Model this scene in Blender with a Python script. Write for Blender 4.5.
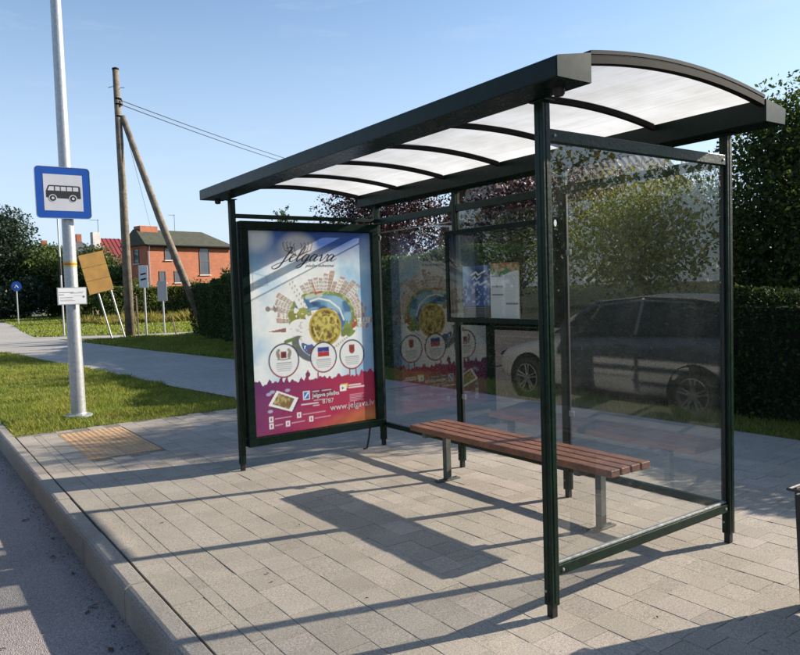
import bpy, bmesh, math, random
import numpy as np
from mathutils import Matrix, Vector

for o in list(bpy.data.objects):
    bpy.data.objects.remove(o)
scene = bpy.context.scene
COL = scene.collection
rnd = random.Random(7)

# ------------------------------------------------------------------ camera
YAW, PITCH, ROLL = math.radians(54.674), math.radians(3.024), math.radians(-1.837)
CAM = Vector((2.191, -2.349, 1.5))
fw = Vector((-math.sin(YAW)*math.cos(PITCH), math.cos(YAW)*math.cos(PITCH), -math.sin(PITCH)))
rt = Vector((math.cos(YAW), math.sin(YAW), 0))
up = rt.cross(fw)
r2 = rt*math.cos(ROLL) + up*math.sin(ROLL)
u2 = -rt*math.sin(ROLL) + up*math.cos(ROLL)
cd = bpy.data.cameras.new('camera')
cd.sensor_fit = 'HORIZONTAL'; cd.sensor_width = 36.0
cd.lens = 709.975/800*36.0
cd.clip_start = 0.05; cd.clip_end = 5000
cam = bpy.data.objects.new('camera', cd)
m = Matrix.Identity(4)
for i in range(3):
    m[i][0], m[i][1], m[i][2], m[i][3] = r2[i], u2[i], -fw[i], CAM[i]
cam.matrix_world = m
COL.objects.link(cam)
scene.camera = cam

# ------------------------------------------------------------------ sky, sun, exposure
SUN_AZ, SUN_EL = math.radians(16.3), math.radians(23.3)      # azimuth from +Y towards +X
world = bpy.data.worlds.new('World'); scene.world = world; world.use_nodes = True
wn = world.node_tree.nodes; wl = world.node_tree.links; wn.clear()
sky = wn.new('ShaderNodeTexSky'); sky.sky_type = 'NISHITA'; sky.sun_disc = False
sky.sun_elevation = SUN_EL; sky.sun_rotation = SUN_AZ
sky.altitude = 20; sky.air_density = 1.0; sky.dust_density = 0.4; sky.ozone_density = 2.0
bg = wn.new('ShaderNodeBackground'); bg.inputs['Strength'].default_value = 0.10
wo = wn.new('ShaderNodeOutputWorld')
wt = wn.new('ShaderNodeTexCoord'); wsx = wn.new('ShaderNodeSeparateXYZ'); wl.new(wt.outputs['Generated'], wsx.inputs[0])
wr = wn.new('ShaderNodeValToRGB'); wl.new(wsx.outputs[2], wr.inputs['Fac'])       # pale air towards the horizon, the same all round
for el, (p_, v_) in zip(wr.color_ramp.elements, ((0.0, 0.85), (0.42, 0.0))): el.position = p_; el.color = (v_, v_, v_, 1)
wr.color_ramp.interpolation = 'EASE'
wm = wn.new('ShaderNodeMix'); wm.data_type = 'RGBA'; wl.new(wr.outputs['Color'], wm.inputs[0]); wl.new(sky.outputs['Color'], wm.inputs[6]); wm.inputs[7].default_value = (3.15, 3.85, 4.9, 1)
wmp = wn.new('ShaderNodeMapping'); wl.new(wt.outputs['Generated'], wmp.inputs['Vector']); wmp.inputs['Scale'].default_value = (2.2, 2.2, 13.0)
wno = wn.new('ShaderNodeTexNoise'); wl.new(wmp.outputs[0], wno.inputs['Vector']); wno.inputs['Scale'].default_value = 2.0; wno.inputs['Detail'].default_value = 7; wno.inputs['Roughness'].default_value = 0.6
wcr = wn.new('ShaderNodeValToRGB'); wl.new(wno.outputs['Fac'], wcr.inputs['Fac'])                # thin wisps of cloud
for el, (p_, v_) in zip(wcr.color_ramp.elements, ((0.55, 0.0), (0.82, 0.20))): el.position = p_; el.color = (v_, v_, v_, 1)
wm2 = wn.new('ShaderNodeMix'); wm2.data_type = 'RGBA'; wl.new(wcr.outputs['Color'], wm2.inputs[0]); wl.new(wm.outputs[2], wm2.inputs[6]); wm2.inputs[7].default_value = (4.3, 4.6, 5.0, 1)
wl.new(wm2.outputs[2], bg.inputs['Color'])
wl.new(bg.outputs['Background'], wo.inputs['Surface'])

sd = bpy.data.lights.new('sun', 'SUN'); sd.energy = 5.0; sd.angle = math.radians(0.53); sd.color = (1.0, 0.90, 0.76)
sun = bpy.data.objects.new('sun', sd)
sdir = Vector((math.sin(SUN_AZ)*math.cos(SUN_EL), math.cos(SUN_AZ)*math.cos(SUN_EL), math.sin(SUN_EL)))
sun.rotation_euler = sdir.to_track_quat('Z', 'Y').to_euler(); sun.location = (6, 20, 14)
COL.objects.link(sun)

scene.view_settings.view_transform = 'Standard'; scene.view_settings.look = 'None'
scene.view_settings.exposure = 1.08; scene.view_settings.gamma = 1.0; scene.view_settings.use_curve_mapping = False
scene.render.engine = 'CYCLES'
cy = scene.cycles
cy.use_denoising = True; cy.max_bounces = 10; cy.transparent_max_bounces = 40; cy.transmission_bounces = 8
cy.caustics_reflective = False; cy.caustics_refractive = False; cy.sample_clamp_indirect = 6.0

# ------------------------------------------------------------------ helpers
def tag(o, label=None, cat=None, group=None, kind=None):
    if label: o['label'] = label
    if cat: o['category'] = cat
    if group: o['group'] = group
    if kind: o['kind'] = kind
    return o

def thing(name, label, cat, loc=(0, 0, 0), rz=0.0, group=None):
    o = bpy.data.objects.new(name, None); o.empty_display_size = 0.1
    o.location = loc; o.rotation_euler = (0, 0, rz); COL.objects.link(o)
    return tag(o, label, cat, group)

def link(name, me, parent=None, mat=None, smooth=False, loc=None):
    if mat is not None and not me.materials: me.materials.append(mat)
    if smooth:
        me.polygons.foreach_set('use_smooth', [True]*len(me.polygons))
    o = bpy.data.objects.new(name, me); COL.objects.link(o)
    if parent is not None: o.parent = parent
    if loc is not None: o.location = loc
    return o

class MB:
    def __init__(s): s.v = []; s.f = []
    def add(s, vs, fs):
        b = len(s.v); s.v += [tuple(p) for p in vs]; s.f += [tuple(i+b for i in f) for f in fs]; return s
    def box(s, x0, x1, y0, y1, z0, z1):
        return s.add([(x0,y0,z0),(x1,y0,z0),(x1,y1,z0),(x0,y1,z0),(x0,y0,z1),(x1,y0,z1),(x1,y1,z1),(x0,y1,z1)],
                     [(0,3,2,1),(4,5,6,7),(0,1,5,4),(1,2,6,5),(2,3,7,6),(3,0,4,7)])
    def tf(s, M):
        s.v = [tuple(M @ Vector(p)) for p in s.v]; return s
    def prism(s, poly, a0, a1, f):
        # poly: 2-D loop, f(p, q, a) -> 3-D
        n = len(poly)
        vs = [f(p, q, a0) for p, q in poly] + [f(p, q, a1) for p, q in poly]
        fs = [tuple(range(n))[::-1], tuple(range(n, 2*n))] + [(i, (i+1) % n, n+(i+1) % n, n+i) for i in range(n)]
        return s.add(vs, fs)
    def tube(s, pts, rads, n=8, cap=True):
        pts = [Vector(p) for p in pts]
        if not hasattr(rads, '__len__'): rads = [rads]*len(pts)
        vs = []; fs = []
        ref = None
        for i, p in enumerate(pts):
            d = (pts[min(i+1, len(pts)-1)] - pts[max(i-1, 0)]).normalized()
            if ref is None:
                ref = Vector((0, 0, 1)) if abs(d.z) < 0.9 else Vector((1, 0, 0))
            a = d.cross(ref).normalized(); b = d.cross(a).normalized(); ref = a.cross(d)
            for k in range(n):
                t = 2*math.pi*k/n
                vs.append(p + (a*math.cos(t) + b*math.sin(t))*rads[i])
        for i in range(len(pts)-1):
            for k in range(n):
                fs.append((i*n+k, i*n+(k+1) % n, (i+1)*n+(k+1) % n, (i+1)*n+k))
        if cap:
            fs.append(tuple(range(n))[::-1]); fs.append(tuple((len(pts)-1)*n+k for k in range(n)))
        return s.add(vs, fs)
    def lathe(s, prof, n=24, f=None):
        f = f or (lambda r, z, c, q: (r*c, r*q, z))
        vs = []; fs = []
        for r, z in prof:
            for k in range(n):
                t = 2*math.pi*k/n; vs.append(f(r, z, math.cos(t), math.sin(t)))
        for i in range(len(prof)-1):
            for k in range(n):
                fs.append((i*n+k, i*n+(k+1) % n, (i+1)*n+(k+1) % n, (i+1)*n+k))
        return s.add(vs, fs)
    def mesh(s, name, fix=True):
        me = bpy.data.meshes.new(name); me.from_pydata(s.v, [], s.f); me.update()
        if fix:
            bm = bmesh.new(); bm.from_mesh(me); bmesh.ops.recalc_face_normals(bm, faces=bm.faces); bm.to_mesh(me); bm.free()
        return me
    def build(s, name, mat, parent=None, smooth=False, bevel=0, seg=2, loc=None, fix=True):
        o = link(name, s.mesh(name, fix), parent, mat, smooth, loc)
        if bevel:
            b = o.modifiers.new('bevel', 'BEVEL'); b.width = bevel; b.segments = seg; b.limit_method = 'ANGLE'; b.angle_limit = math.radians(35)
        return o

def copy_tree(o, parent=None):
    c = o.copy(); COL.objects.link(c)
    if parent is not None: c.parent = parent
    for ch in o.children: copy_tree(ch, c)
    return c

# ------------------------------------------------------------------ materials
def newmat(name):
    mt = bpy.data.materials.new(name); mt.use_nodes = True
    nt = mt.node_tree; nt.nodes.clear()
    out = nt.nodes.new('ShaderNodeOutputMaterial')
    return mt, nt.nodes, nt.links, out

def coords(N, L, kind='Object'):
    t = N.new('ShaderNodeTexCoord'); return t.outputs[kind]

def noise(N, L, vec, scale, detail=4, rough=0.55):
    n = N.new('ShaderNodeTexNoise'); n.inputs['Scale'].default_value = scale
    n.inputs['Detail'].default_value = detail; n.inputs['Roughness'].default_value = rough
    L.new(vec, n.inputs['Vector']); return n.outputs['Fac']

def ramp(N, L, fac, stops):
    r = N.new('ShaderNodeValToRGB'); e = r.color_ramp.elements
    while len(e) < len(stops): e.new(0.5)
    for el, (p, c) in zip(e, stops):
        el.position = p; el.color = (*c, 1) if len(c) == 3 else c
    L.new(fac, r.inputs['Fac']); return r.outputs['Color']

def math_(N, L, op, a, b=None, clamp=False):
    n = N.new('ShaderNodeMath'); n.operation = op; n.use_clamp = clamp
    for i, x in enumerate((a, b)):
        if x is None: continue
        if isinstance(x, (int, float)): n.inputs[i].default_value = x
        else: L.new(x, n.inputs[i])
    return n.outputs[0]

def mixc(N, L, fac, a, b, mode='MIX'):
    n = N.new('ShaderNodeMix'); n.data_type = 'RGBA'; n.blend_type = mode
    for idx, x in ((0, fac), (6, a), (7, b)):
        if isinstance(x, (int, float)): n.inputs[idx].default_value = x
        elif isinstance(x, tuple): n.inputs[idx].default_value = (*x, 1)
        else: L.new(x, n.inputs[idx])
    return n.outputs[2]

def surf(name, c1, c2=None, rough=0.6, metal=0.0, scale=6.0, lo=0.35, hi=0.65, bump=0.0, bscale=60.0, spec=0.5, coat=0.0, fine=0.0, fscale=250.0, rvar=0.0, space='Object'):
    mt, N, L, out = newmat(name)
    p = N.new('ShaderNodeBsdfPrincipled'); L.new(p.outputs[0], out.inputs['Surface'])
    p.inputs['Roughness'].default_value = rough; p.inputs['Metallic'].default_value = metal
    p.inputs['Specular IOR Level'].default_value = spec; p.inputs['Coat Weight'].default_value = coat
    v = coords(N, L, space)
    if c2 is None: c2 = tuple(x*0.8 for x in c1)
    f = noise(N, L, v, scale)
    c = ramp(N, L, f, [(lo, c1), (hi, c2)])
    if fine:
        g = noise(N, L, v, fscale, 2)
        c = mixc(N, L, fine, c, ramp(N, L, g, [(0.3, (0.15, 0.15, 0.15)), (0.7, (0.95, 0.95, 0.95))]), 'OVERLAY')
    L.new(c, p.inputs['Base Color'])
    if rvar:
        rr = math_(N, L, 'ADD', math_(N, L, 'MULTIPLY', noise(N, L, v, scale*2.3), rvar), rough - rvar*0.5); L.new(rr, p.inputs['Roughness'])
    if bump:
        b = N.new('ShaderNodeBump'); b.inputs['Strength'].default_value = bump; b.inputs['Distance'].default_value = 0.01
        L.new(noise(N, L, v, bscale, 3), b.inputs['Height']); L.new(b.outputs[0], p.inputs['Normal'])
    return mt

def foliage(name, stops, trans=0.4, tcol=None, rough=0.5, spec=0.3, patch=None):
    """leaf material: each leaf its own tone; part of the light passes through the leaf"""
    mt, N, L, out = newmat(name)
    g = N.new('ShaderNodeNewGeometry')
    c = ramp(N, L, g.outputs['Random Per Island'], stops)
    if patch:
        c = mixc(N, L, math_(N, L, 'MULTIPLY', ramp(N, L, noise(N, L, g.outputs['Position'], 1.3, 5, 0.65), [(0.46, (0, 0, 0)), (0.70, (1, 1, 1))]), 0.55), c, patch)
    p = N.new('ShaderNodeBsdfPrincipled'); p.inputs['Roughness'].default_value = rough; p.inputs['Specular IOR Level'].default_value = spec
    L.new(c, p.inputs['Base Color'])
    t = N.new('ShaderNodeBsdfTranslucent')
    L.new(mixc(N, L, 1.0, c, tcol or (1.6, 1.7, 0.7), 'MULTIPLY'), t.inputs['Color'])
    mx = N.new('ShaderNodeMixShader'); mx.inputs[0].default_value = trans
    L.new(p.outputs[0], mx.inputs[1]); L.new(t.outputs[0], mx.inputs[2]); L.new(mx.outputs[0], out.inputs['Surface'])
    return mt

def glass(name, tint=(0.984, 0.992, 0.988), r0=0.085, dirt=0.035):
    """thin architectural pane: mirror part on the outer faces by angle, the rest passes straight through, a little dust"""
    mt, N, L, out = newmat(name)
    lw = N.new('ShaderNodeLayerWeight'); lw.inputs['Blend'].default_value = 0.5
    s = math_(N, L, 'POWER', lw.outputs['Facing'], 5.0)
    s = math_(N, L, 'ADD', math_(N, L, 'MULTIPLY', s, 1-r0), r0)
    g = N.new('ShaderNodeNewGeometry')
    s = math_(N, L, 'MULTIPLY', s, math_(N, L, 'SUBTRACT', 1.0, g.outputs['Backfacing']))
    tr = N.new('ShaderNodeBsdfTransparent'); tr.inputs['Color'].default_value = (*tint, 1)
    gl = N.new('ShaderNodeBsdfGlossy'); gl.inputs['Roughness'].default_value = 0.0; gl.inputs['Color'].default_value = (1, 1, 1, 1)
    mx = N.new('ShaderNodeMixShader'); L.new(s, mx.inputs[0]); L.new(tr.outputs[0], mx.inputs[1]); L.new(gl.outputs[0], mx.inputs[2])
    v = coords(N, L)
    d = math_(N, L, 'MULTIPLY', math_(N, L, 'POWER', noise(N, L, v, 3.0, 6, 0.7), 2.0), dirt*3.2)
    sp = math_(N, L, 'GREATER_THAN', noise(N, L, v, 140.0, 2), 0.72)
    d = math_(N, L, 'ADD', d, math_(N, L, 'MULTIPLY', sp, dirt*2.0))
    df = N.new('ShaderNodeBsdfDiffuse'); df.inputs['Color'].default_value = (0.55, 0.55, 0.52, 1)
    m2 = N.new('ShaderNodeMixShader'); L.new(d, m2.inputs[0]); L.new(mx.outputs[0], m2.inputs[1]); L.new(df.outputs[0], m2.inputs[2])
    L.new(m2.outputs[0], out.inputs['Surface'])
    return mt

def paver_mat(name, stops, dark=0.75):
    mt, N, L, out = newmat(name)
    p = N.new('ShaderNodeBsdfPrincipled'); L.new(p.outputs[0], out.inputs['Surface']); p.inputs['Roughness'].default_value = 0.88
    p.inputs['Specular IOR Level'].default_value = 0.25
    g = N.new('ShaderNodeNewGeometry'); oi = N.new('ShaderNodeObjectInfo')
    r = math_(N, L, 'FRACT', math_(N, L, 'ADD', g.outputs['Random Per Island'], math_(N, L, 'MULTIPLY', oi.outputs['Random'], 7.31)))
    c = ramp(N, L, r, stops)
    v = g.outputs['Position']
    big = ramp(N, L, noise(N, L, v, 0.9, 6, 0.65), [(0.32, (0.72, 0.71, 0.69)), (0.62, (1.0, 1.0, 1.0))])
    c = mixc(N, L, 0.75, c, big, 'MULTIPLY')
    gr = ramp(N, L, noise(N, L, v, 230.0, 3, 0.75), [(0.36, (0.40, 0.40, 0.41)), (0.5, (0.96, 0.96, 0.96)), (0.66, (1.45, 1.43, 1.38))])
    c = mixc(N, L, 0.9, c, gr, 'MULTIPLY')
    g2 = ramp(N, L, noise(N, L, v, 85.0, 4, 0.8), [(0.34, (0.66, 0.65, 0.64)), (0.5, (1.0, 1.0, 1.0)), (0.66, (1.2, 1.19, 1.17))])
    c = mixc(N, L, 0.8, c, g2, 'MULTIPLY')
    sp = ramp(N, L, noise(N, L, v, 21.0, 5, 0.75), [(0.24, (0.55, 0.54, 0.52)), (0.36, (1, 1, 1))])
    c = mixc(N, L, 0.7, c, sp, 'MULTIPLY')
    vo = N.new('ShaderNodeTexVoronoi'); vo.inputs['Scale'].default_value = 2.6; L.new(v, vo.inputs['Vector'])
    spot = ramp(N, L, vo.outputs['Distance'], [(0.022, (0.45, 0.44, 0.43)), (0.034, (1, 1, 1))]); c = mixc(N, L, 0.8, c, spot, 'MULTIPLY')
    sand = ramp(N, L, noise(N, L, v, 1.7, 6, 0.7), [(0.56, (0, 0, 0)), (0.74, (0.55, 0.55, 0.55))]); c = mixc(N, L, sand, c, (0.43, 0.37, 0.29))
    L.new(c, p.inputs['Base Color'])
    b = N.new('ShaderNodeBump'); b.inputs['Strength'].default_value = 0.35; b.inputs['Distance'].default_value = 0.004
    L.new(noise(N, L, v, 260.0, 3, 0.7), b.inputs['Height']); L.new(b.outputs[0], p.inputs['Normal'])
    return mt

MT = {}
MT['paint'] = surf('dark_green_paint', (0.0025, 0.0085, 0.0065), (0.004, 0.013, 0.0095), rough=0.28, scale=9, bump=0.05, bscale=35, rvar=0.15, spec=0.15)
MT['post'] = surf('post_green_paint', (0.0025, 0.010, 0.0062), (0.0045, 0.020, 0.011), rough=0.32, scale=14, bump=0.12, bscale=60, rvar=0.2, spec=0.26, fine=0.5, fscale=70)
MT['alu'] = surf('weathered_aluminium', (0.42, 0.43, 0.42), (0.22, 0.24, 0.22), rough=0.45, metal=0.6, scale=25, rvar=0.3)
MT['trim'] = surf('grey_roof_trim', (0.018, 0.024, 0.028), (0.026, 0.033, 0.038), rough=0.55, metal=0.0, scale=10, spec=0.02)
MT['rib'] = surf('bronze_rib', (0.016, 0.016, 0.016), (0.012, 0.012, 0.012), rough=0.6, metal=0.0, scale=12, spec=0.02)
MT['black'] = surf('black_plastic', (0.006, 0.006, 0.007), (0.010, 0.010, 0.010), rough=0.5)
MT['slat'] = surf('reddish_stained_wood', (0.205, 0.078, 0.034), (0.125, 0.046, 0.022), rough=0.55, scale=7, bump=0.25, bscale=45, fine=0.35, fscale=40)
MT['leg'] = surf('grey_green_bench_leg', (0.045, 0.055, 0.048), (0.085, 0.095, 0.082), rough=0.6, scale=18, bump=0.2)
MT['glass'] = glass('shelter_glass', r0=0.115, dirt=0.010)
MT['glass_board'] = glass('board_glass', r0=0.085, dirt=0.008, tint=(0.90, 0.92, 0.915))
MT['glass_case'] = glass('poster_case_pane', r0=0.02, dirt=0.003, tint=(0.992, 0.995, 0.993))
MT['paver'] = paver_mat('concrete_paver', [(0.0, (0.350, 0.312, 0.262)), (0.35, (0.380, 0.338, 0.285)), (0.75, (0.400, 0.355, 0.300)), (0.94, (0.440, 0.382, 0.332)), (1.0, (0.325, 0.292, 0.250))])
MT['tactile'] = paver_mat('orange_tactile_tile', [(0.0, (0.54, 0.34, 0.18)), (0.5, (0.57, 0.37, 0.21)), (1.0, (0.50, 0.325, 0.19))])
MT['kerb'] = paver_mat('kerb_concrete', [(0.0, (0.34, 0.306, 0.272)), (0.5, (0.38, 0.340, 0.298)), (1.0, (0.31, 0.282, 0.252))])
MT['joint'] = surf('joint_sand', (0.12, 0.11, 0.095), (0.20, 0.18, 0.155), rough=1.0, scale=30)
MT['galv'] = surf('galvanised_steel', (0.46, 0.475, 0.48), (0.36, 0.375, 0.385), rough=0.42, metal=0.55, scale=30, rvar=0.15, bump=0.05, bscale=90)
MT['white'] = surf('white_sheet', (0.74, 0.75, 0.76), (0.68, 0.69, 0.70), rough=0.5)
MT['signblue'] = surf('sign_blue', (0.003, 0.058, 0.30), (0.004, 0.064, 0.33), rough=0.35)
MT['signgrey'] = surf('sign_white_field', (0.50, 0.51, 0.54), (0.46, 0.47, 0.51), rough=0.4)
MT['ink'] = surf('black_print', (0.010, 0.010, 0.014), (0.015, 0.015, 0.018), rough=0.5)
MT['wood'] = surf('weathered_pole_wood', (0.20, 0.165, 0.12), (0.11, 0.09, 0.068), rough=0.85, scale=5, bump=0.5, bscale=25, fine=0.5, fscale=30)
MT['bark'] = surf('bark', (0.075, 0.058, 0.042), (0.04, 0.032, 0.025), rough=0.9, scale=12, bump=0.6, bscale=30)
MT['wire'] = surf('black_wire', (0.02, 0.02, 0.02), rough=0.6)
MT['core'] = surf('light_block_dark', (0.012, 0.014, 0.008), (0.022, 0.022, 0.013), rough=1.0, scale=14)  # even dark tone of the light-blocking hedge cores

# ------------------------------------------------------------------ the setting: ground, road, paths
def sheet(name, poly, z, mat, label, cat, kind='structure'):
    mb = MB(); mb.add([(x, y, z) for x, y in poly], [tuple(range(len(poly)))])
    me = mb.mesh(name)
    bm = bmesh.new(); bm.from_mesh(me)
    for f in bm.faces:
        if f.normal.z < 0: f.normal_flip()
    bm.to_mesh(me); bm.free()
    o = link(name, me, None, mat); return tag(o, label, cat, kind=kind)

soil = surf('field_soil', (0.060, 0.082, 0.026), (0.095, 0.085, 0.045), rough=1.0, scale=0.7, bump=0.6, bscale=12, fine=0.4, fscale=25, space='Object')
sheet('ground', [(-1500, -1500), (1500, -1500), (1500, 1500), (-1500, 1500)], -0.30, soil, 'flat grassy ground reaching to the horizon', 'ground')
sheet('grass_field', [(-900, -1.40), (300, -1.40), (300, 900), (-900, 900)], -0.025, soil, 'level lawn and meadow ground beside the road', 'ground')

# asphalt
def asphalt():
    mt, N, L, out = newmat('asphalt')
    p = N.new('ShaderNodeBsdfPrincipled'); L.new(p.outputs[0], out.inputs['Surface']); p.inputs['Roughness'].default_value = 0.85
    p.inputs['Specular IOR Level'].default_value = 0.3
    v = coords(N, L)
    vo = N.new('ShaderNodeTexVoronoi'); vo.inputs['Scale'].default_value = 190.0; L.new(v, vo.inputs['Vector'])
    hs = N.new('ShaderNodeSeparateColor'); L.new(vo.outputs['Color'], hs.inputs['Color'])
    c = ramp(N, L, hs.outputs['Red'], [(0.0, (0.28, 0.243, 0.232)), (0.5, (0.41, 0.36, 0.343)), (0.9, (0.50, 0.445, 0.425)), (1.0, (0.60, 0.55, 0.52))])
    edge = ramp(N, L, vo.outputs['Distance'], [(0.25, (1, 1, 1)), (0.75, (0.62, 0.60, 0.60))])
    c = mixc(N, L, 0.85, c, edge, 'MULTIPLY')
    big = ramp(N, L, noise(N, L, v, 0.8, 5), [(0.3, (0.75, 0.75, 0.75)), (0.65, (1.08, 1.06, 1.03))])
    c = mixc(N, L, 0.9, c, big, 'MULTIPLY')
    L.new(c, p.inputs['Base Color'])
    b = N.new('ShaderNodeBump'); b.inputs['Strength'].default_value = 0.7; b.inputs['Distance'].default_value = 0.006; b.invert = True
    L.new(vo.outputs['Distance'], b.inputs['Height']); L.new(b.outputs[0], p.inputs['Normal'])
    return mt
MT['asphalt'] = asphalt()
sheet('road', [(-300, -14), (120, -14), (120, -1.42), (-300, -1.42)], -0.183, MT['asphalt'], 'grey asphalt road along the kerb', 'road')
mk = surf('road_paint', (0.70, 0.70, 0.68), (0.55, 0.55, 0.53), rough=0.7, scale=8)
for i in range(9):
    x = -34+i*6.0
    o = MB().add([(x, -8.05, -0.179), (x+3, -8.05, -0.179), (x+3, -7.93, -0.179), (x, -7.93, -0.179)], [(0, 1, 2, 3)]).build('lane_marking', mk)
    tag(o, 'white dash of the lane line on the asphalt road', 'road marking', 'dashes of the lane line')
o = MB().add([(-60, -11.7, -0.179), (10, -11.7, -0.179), (10, -11.56, -0.179), (-60, -11.56, -0.179)], [(0, 1, 2, 3)]).build('edge_marking', mk)
tag(o, 'long white line along the far side of the road', 'road marking')
sheet('far_verge', [(-300, -300), (120, -300), (120, -14), (-300, -14)], -0.06, soil, 'grass verge across the road', 'ground')

# path of grey pavers going away to the left
def pathmat():
    mt, N, L, out = newmat('grey_path_paving')
    p = N.new('ShaderNodeBsdfPrincipled'); L.new(p.outputs[0], out.inputs['Surface']); p.inputs['Roughness'].default_value = 0.9
    g = N.new('ShaderNodeNewGeometry')
    br = N.new('ShaderNodeTexBrick'); br.inputs['Scale'].default_value = 5.0
    br.inputs['Color1'].default_value = (0.37, 0.345, 0.31, 1); br.inputs['Color2'].default_value = (0.42, 0.39, 0.35, 1); br.inputs['Mortar'].default_value = (0.16, 0.15, 0.13, 1)
    br.inputs['Mortar Size'].default_value = 0.018; br.inputs['Brick Width'].default_value = 1.0; br.inputs['Row Height'].default_value = 0.5
    L.new(g.outputs['Position'], br.inputs['Vector'])
    big = ramp(N, L, noise(N, L, g.outputs['Position'], 0.5, 5), [(0.3, (0.78, 0.77, 0.75)), (0.65, (1, 1, 1))])
    c = mixc(N, L, 0.9, br.outputs['Color'], big, 'MULTIPLY')
    gr = ramp(N, L, noise(N, L, g.outputs['Position'], 60.0, 3, 0.7), [(0.3, (0.7, 0.7, 0.7)), (0.7, (1.15, 1.15, 1.15))])
    L.new(mixc(N, L, 0.8, c, gr, 'MULTIPLY'), p.inputs['Base Color'])
    return mt
MT['path'] = pathmat()
PATH_NEAR = [(-6.772, 1.36), (-7.77, 1.66), (-9.9, 1.40), (-14.84, 1.03), (-19.0, 0.60), (-22.5, 0.18), (-30, -0.55), (-40, -1.30)]
PATH_FAR = [(-63, -1.30), (-63, 4.45), (-51, 3.95), (-40, 2.95), (-31.6, 2.40), (-25.3, 3.02), (-18.5, 3.58), (-13.8, 4.08), (-9.5, 4.30), (-6.772, 4.40)]
sheet('path', PATH_NEAR + PATH_FAR, -0.006, MT['path'], 'grey paved path leading away behind the bus stop', 'path')
sheet('side_path', [(-31.3, 2.46), (-28.2, 2.76), (-26.6, 5.6), (-25.9, 9.0), (-25.2, 16), (-26.9, 16), (-27.6, 9.0), (-28.6, 5.6)], -0.010, MT['path'], 'narrow side path branching off behind the utility pole', 'path')

# ------------------------------------------------------------------ pavement of pavers
pav = MB().box(-6.77, 4.2, -1.330, 4.40, -0.14, -0.005).build('pavement', MT['joint'])
tag(pav, 'light grey paver pavement under and around the bus shelter', 'pavement', kind='structure')

def paver_mesh(lx, ly, c=0.004, h=0.05):
    a, b = lx/2, ly/2
    mb = MB()
    mb.add([(-a, -b, -h), (a, -b, -h), (a, b, -h), (-a, b, -h), (-a, -b, -c), (a, -b, -c), (a, b, -c), (-a, b, -c),
            (-a+c, -b+c, 0), (a-c, -b+c, 0), (a-c, b-c, 0), (-a+c, b-c, 0)],
           [(8, 9, 10, 11), (4, 5, 9, 8), (5, 6, 10, 9), (6, 7, 11, 10), (7, 4, 8, 11), (0, 1, 5, 4), (1, 2, 6, 5), (2, 3, 7, 6), (3, 0, 4, 7)])
    return mb
rows = [(-1.334, -1.1755), (-1.1735, -1.1080)]
y = -1.105
while y < 4.35:
    rows.append((y, y+0.1690)); y += 0.171
LENS = [0.115, 0.150, 0.200, 0.245]
TAC = (-6.52, -4.90, -0.946, -0.268)
pv = []
for (y0, y1) in rows:
    x = 4.0 - rnd.random()*0.1
    last = None
    while x > -6.74:
        Ls = rnd.choice([l for l in LENS if l != last] if y1-y0 > 0.1 else [0.2, 0.245]); last = Ls
        x0, x1 = x-Ls+0.0025, x-0.0025
        x -= Ls
        yc = (y0+y1)/2
        if TAC[2] < yc < TAC[3] and x1 > TAC[0] and x0 < TAC[1]: 
            continue
        if x0 < -6.77: continue
        pv.append(((x0+x1)/2, yc, Ls, y1-y0))
def inframe(x, y):
    d = Vector((x, y, 0)) - CAM
    w = d.dot(fw)
    if w < 0.3: return False
    a = d.dot(r2)/w*709.975+400; b = 327.5-d.dot(u2)/w*709.975
    return -10 < a < 810 and b < 668
pv.sort(key=lambda q: ((q[0]-CAM.x)**2+(q[1]-CAM.y)**2 - (200 if inframe(q[0], q[1]) and q[3] > 0.1 else 0)))
shared = {}
rest = MB()
for i, (x, y, lx, ly) in enumerate(pv):
    key = (round(lx, 3), round(ly, 3))
    if key not in shared:
        shared[key] = paver_mesh(lx-0.0032, ly, 0.0014)
    dz = rnd.uniform(-0.0022, 0.0008); tx = rnd.gauss(0, 0.0035); ty = rnd.gauss(0, 0.0035)
    if i < 300:
        if isinstance(shared[key], MB):
            me = shared[key].mesh('paver', fix=False); me.materials.append(MT['paver']); shared[(key, 'm')] = me
            shared[key] = (shared[key], me)
        o = link('paver', shared[key][1] if isinstance(shared[key], tuple) else shared[(key, 'm')], pav)
        o.location = (x, y, dz); o.rotation_euler = (tx, ty, 0)
    else:
        mb = shared[key][0] if isinstance(shared[key], tuple) else shared[key]
        rest.add([(px+x, py+y, pz+dz+py*tx-px*ty) for px, py, pz in mb.v], mb.f)
o = rest.build('paver_field', MT['paver'], pav, fix=False); tag(o, kind='stuff')

# ribbed orange guidance tiles
def tac_mesh():
    mb = MB(); a, b = 0.1985, 0.1675
    mb.box(-a, a, -b, b, -0.05, -0.0005)
    n = 6
    for k in range(n):
        yc = -b + (k+0.5)*2*b/n
        mb.add([(-a+.006, yc-.020, -0.0008), (a-.006, yc-.020, -0.0008), (a-.006, yc+.020, -0.0008), (-a+.006, yc+.020, -0.0008),
                (-a+.010, yc-.010, 0.002), (a-.010, yc-.010, 0.002), (a-.010, yc+.010, 0.002), (-a+.010, yc+.010, 0.002)],
               [(4, 5, 6, 7), (0, 1, 5, 4), (1, 2, 6, 5), (2, 3, 7, 6), (3, 0, 4, 7)])
    return mb.mesh('tactile_tile')
tme = tac_mesh(); tme.materials.append(MT['tactile'])
for ix in range(4):
    for iy in range(2):
        o = link('tactile_tile', tme, pav); o.location = (-6.51+0.2+ix*0.403, -0.944+0.17+iy*0.339, 0.001)

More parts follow.
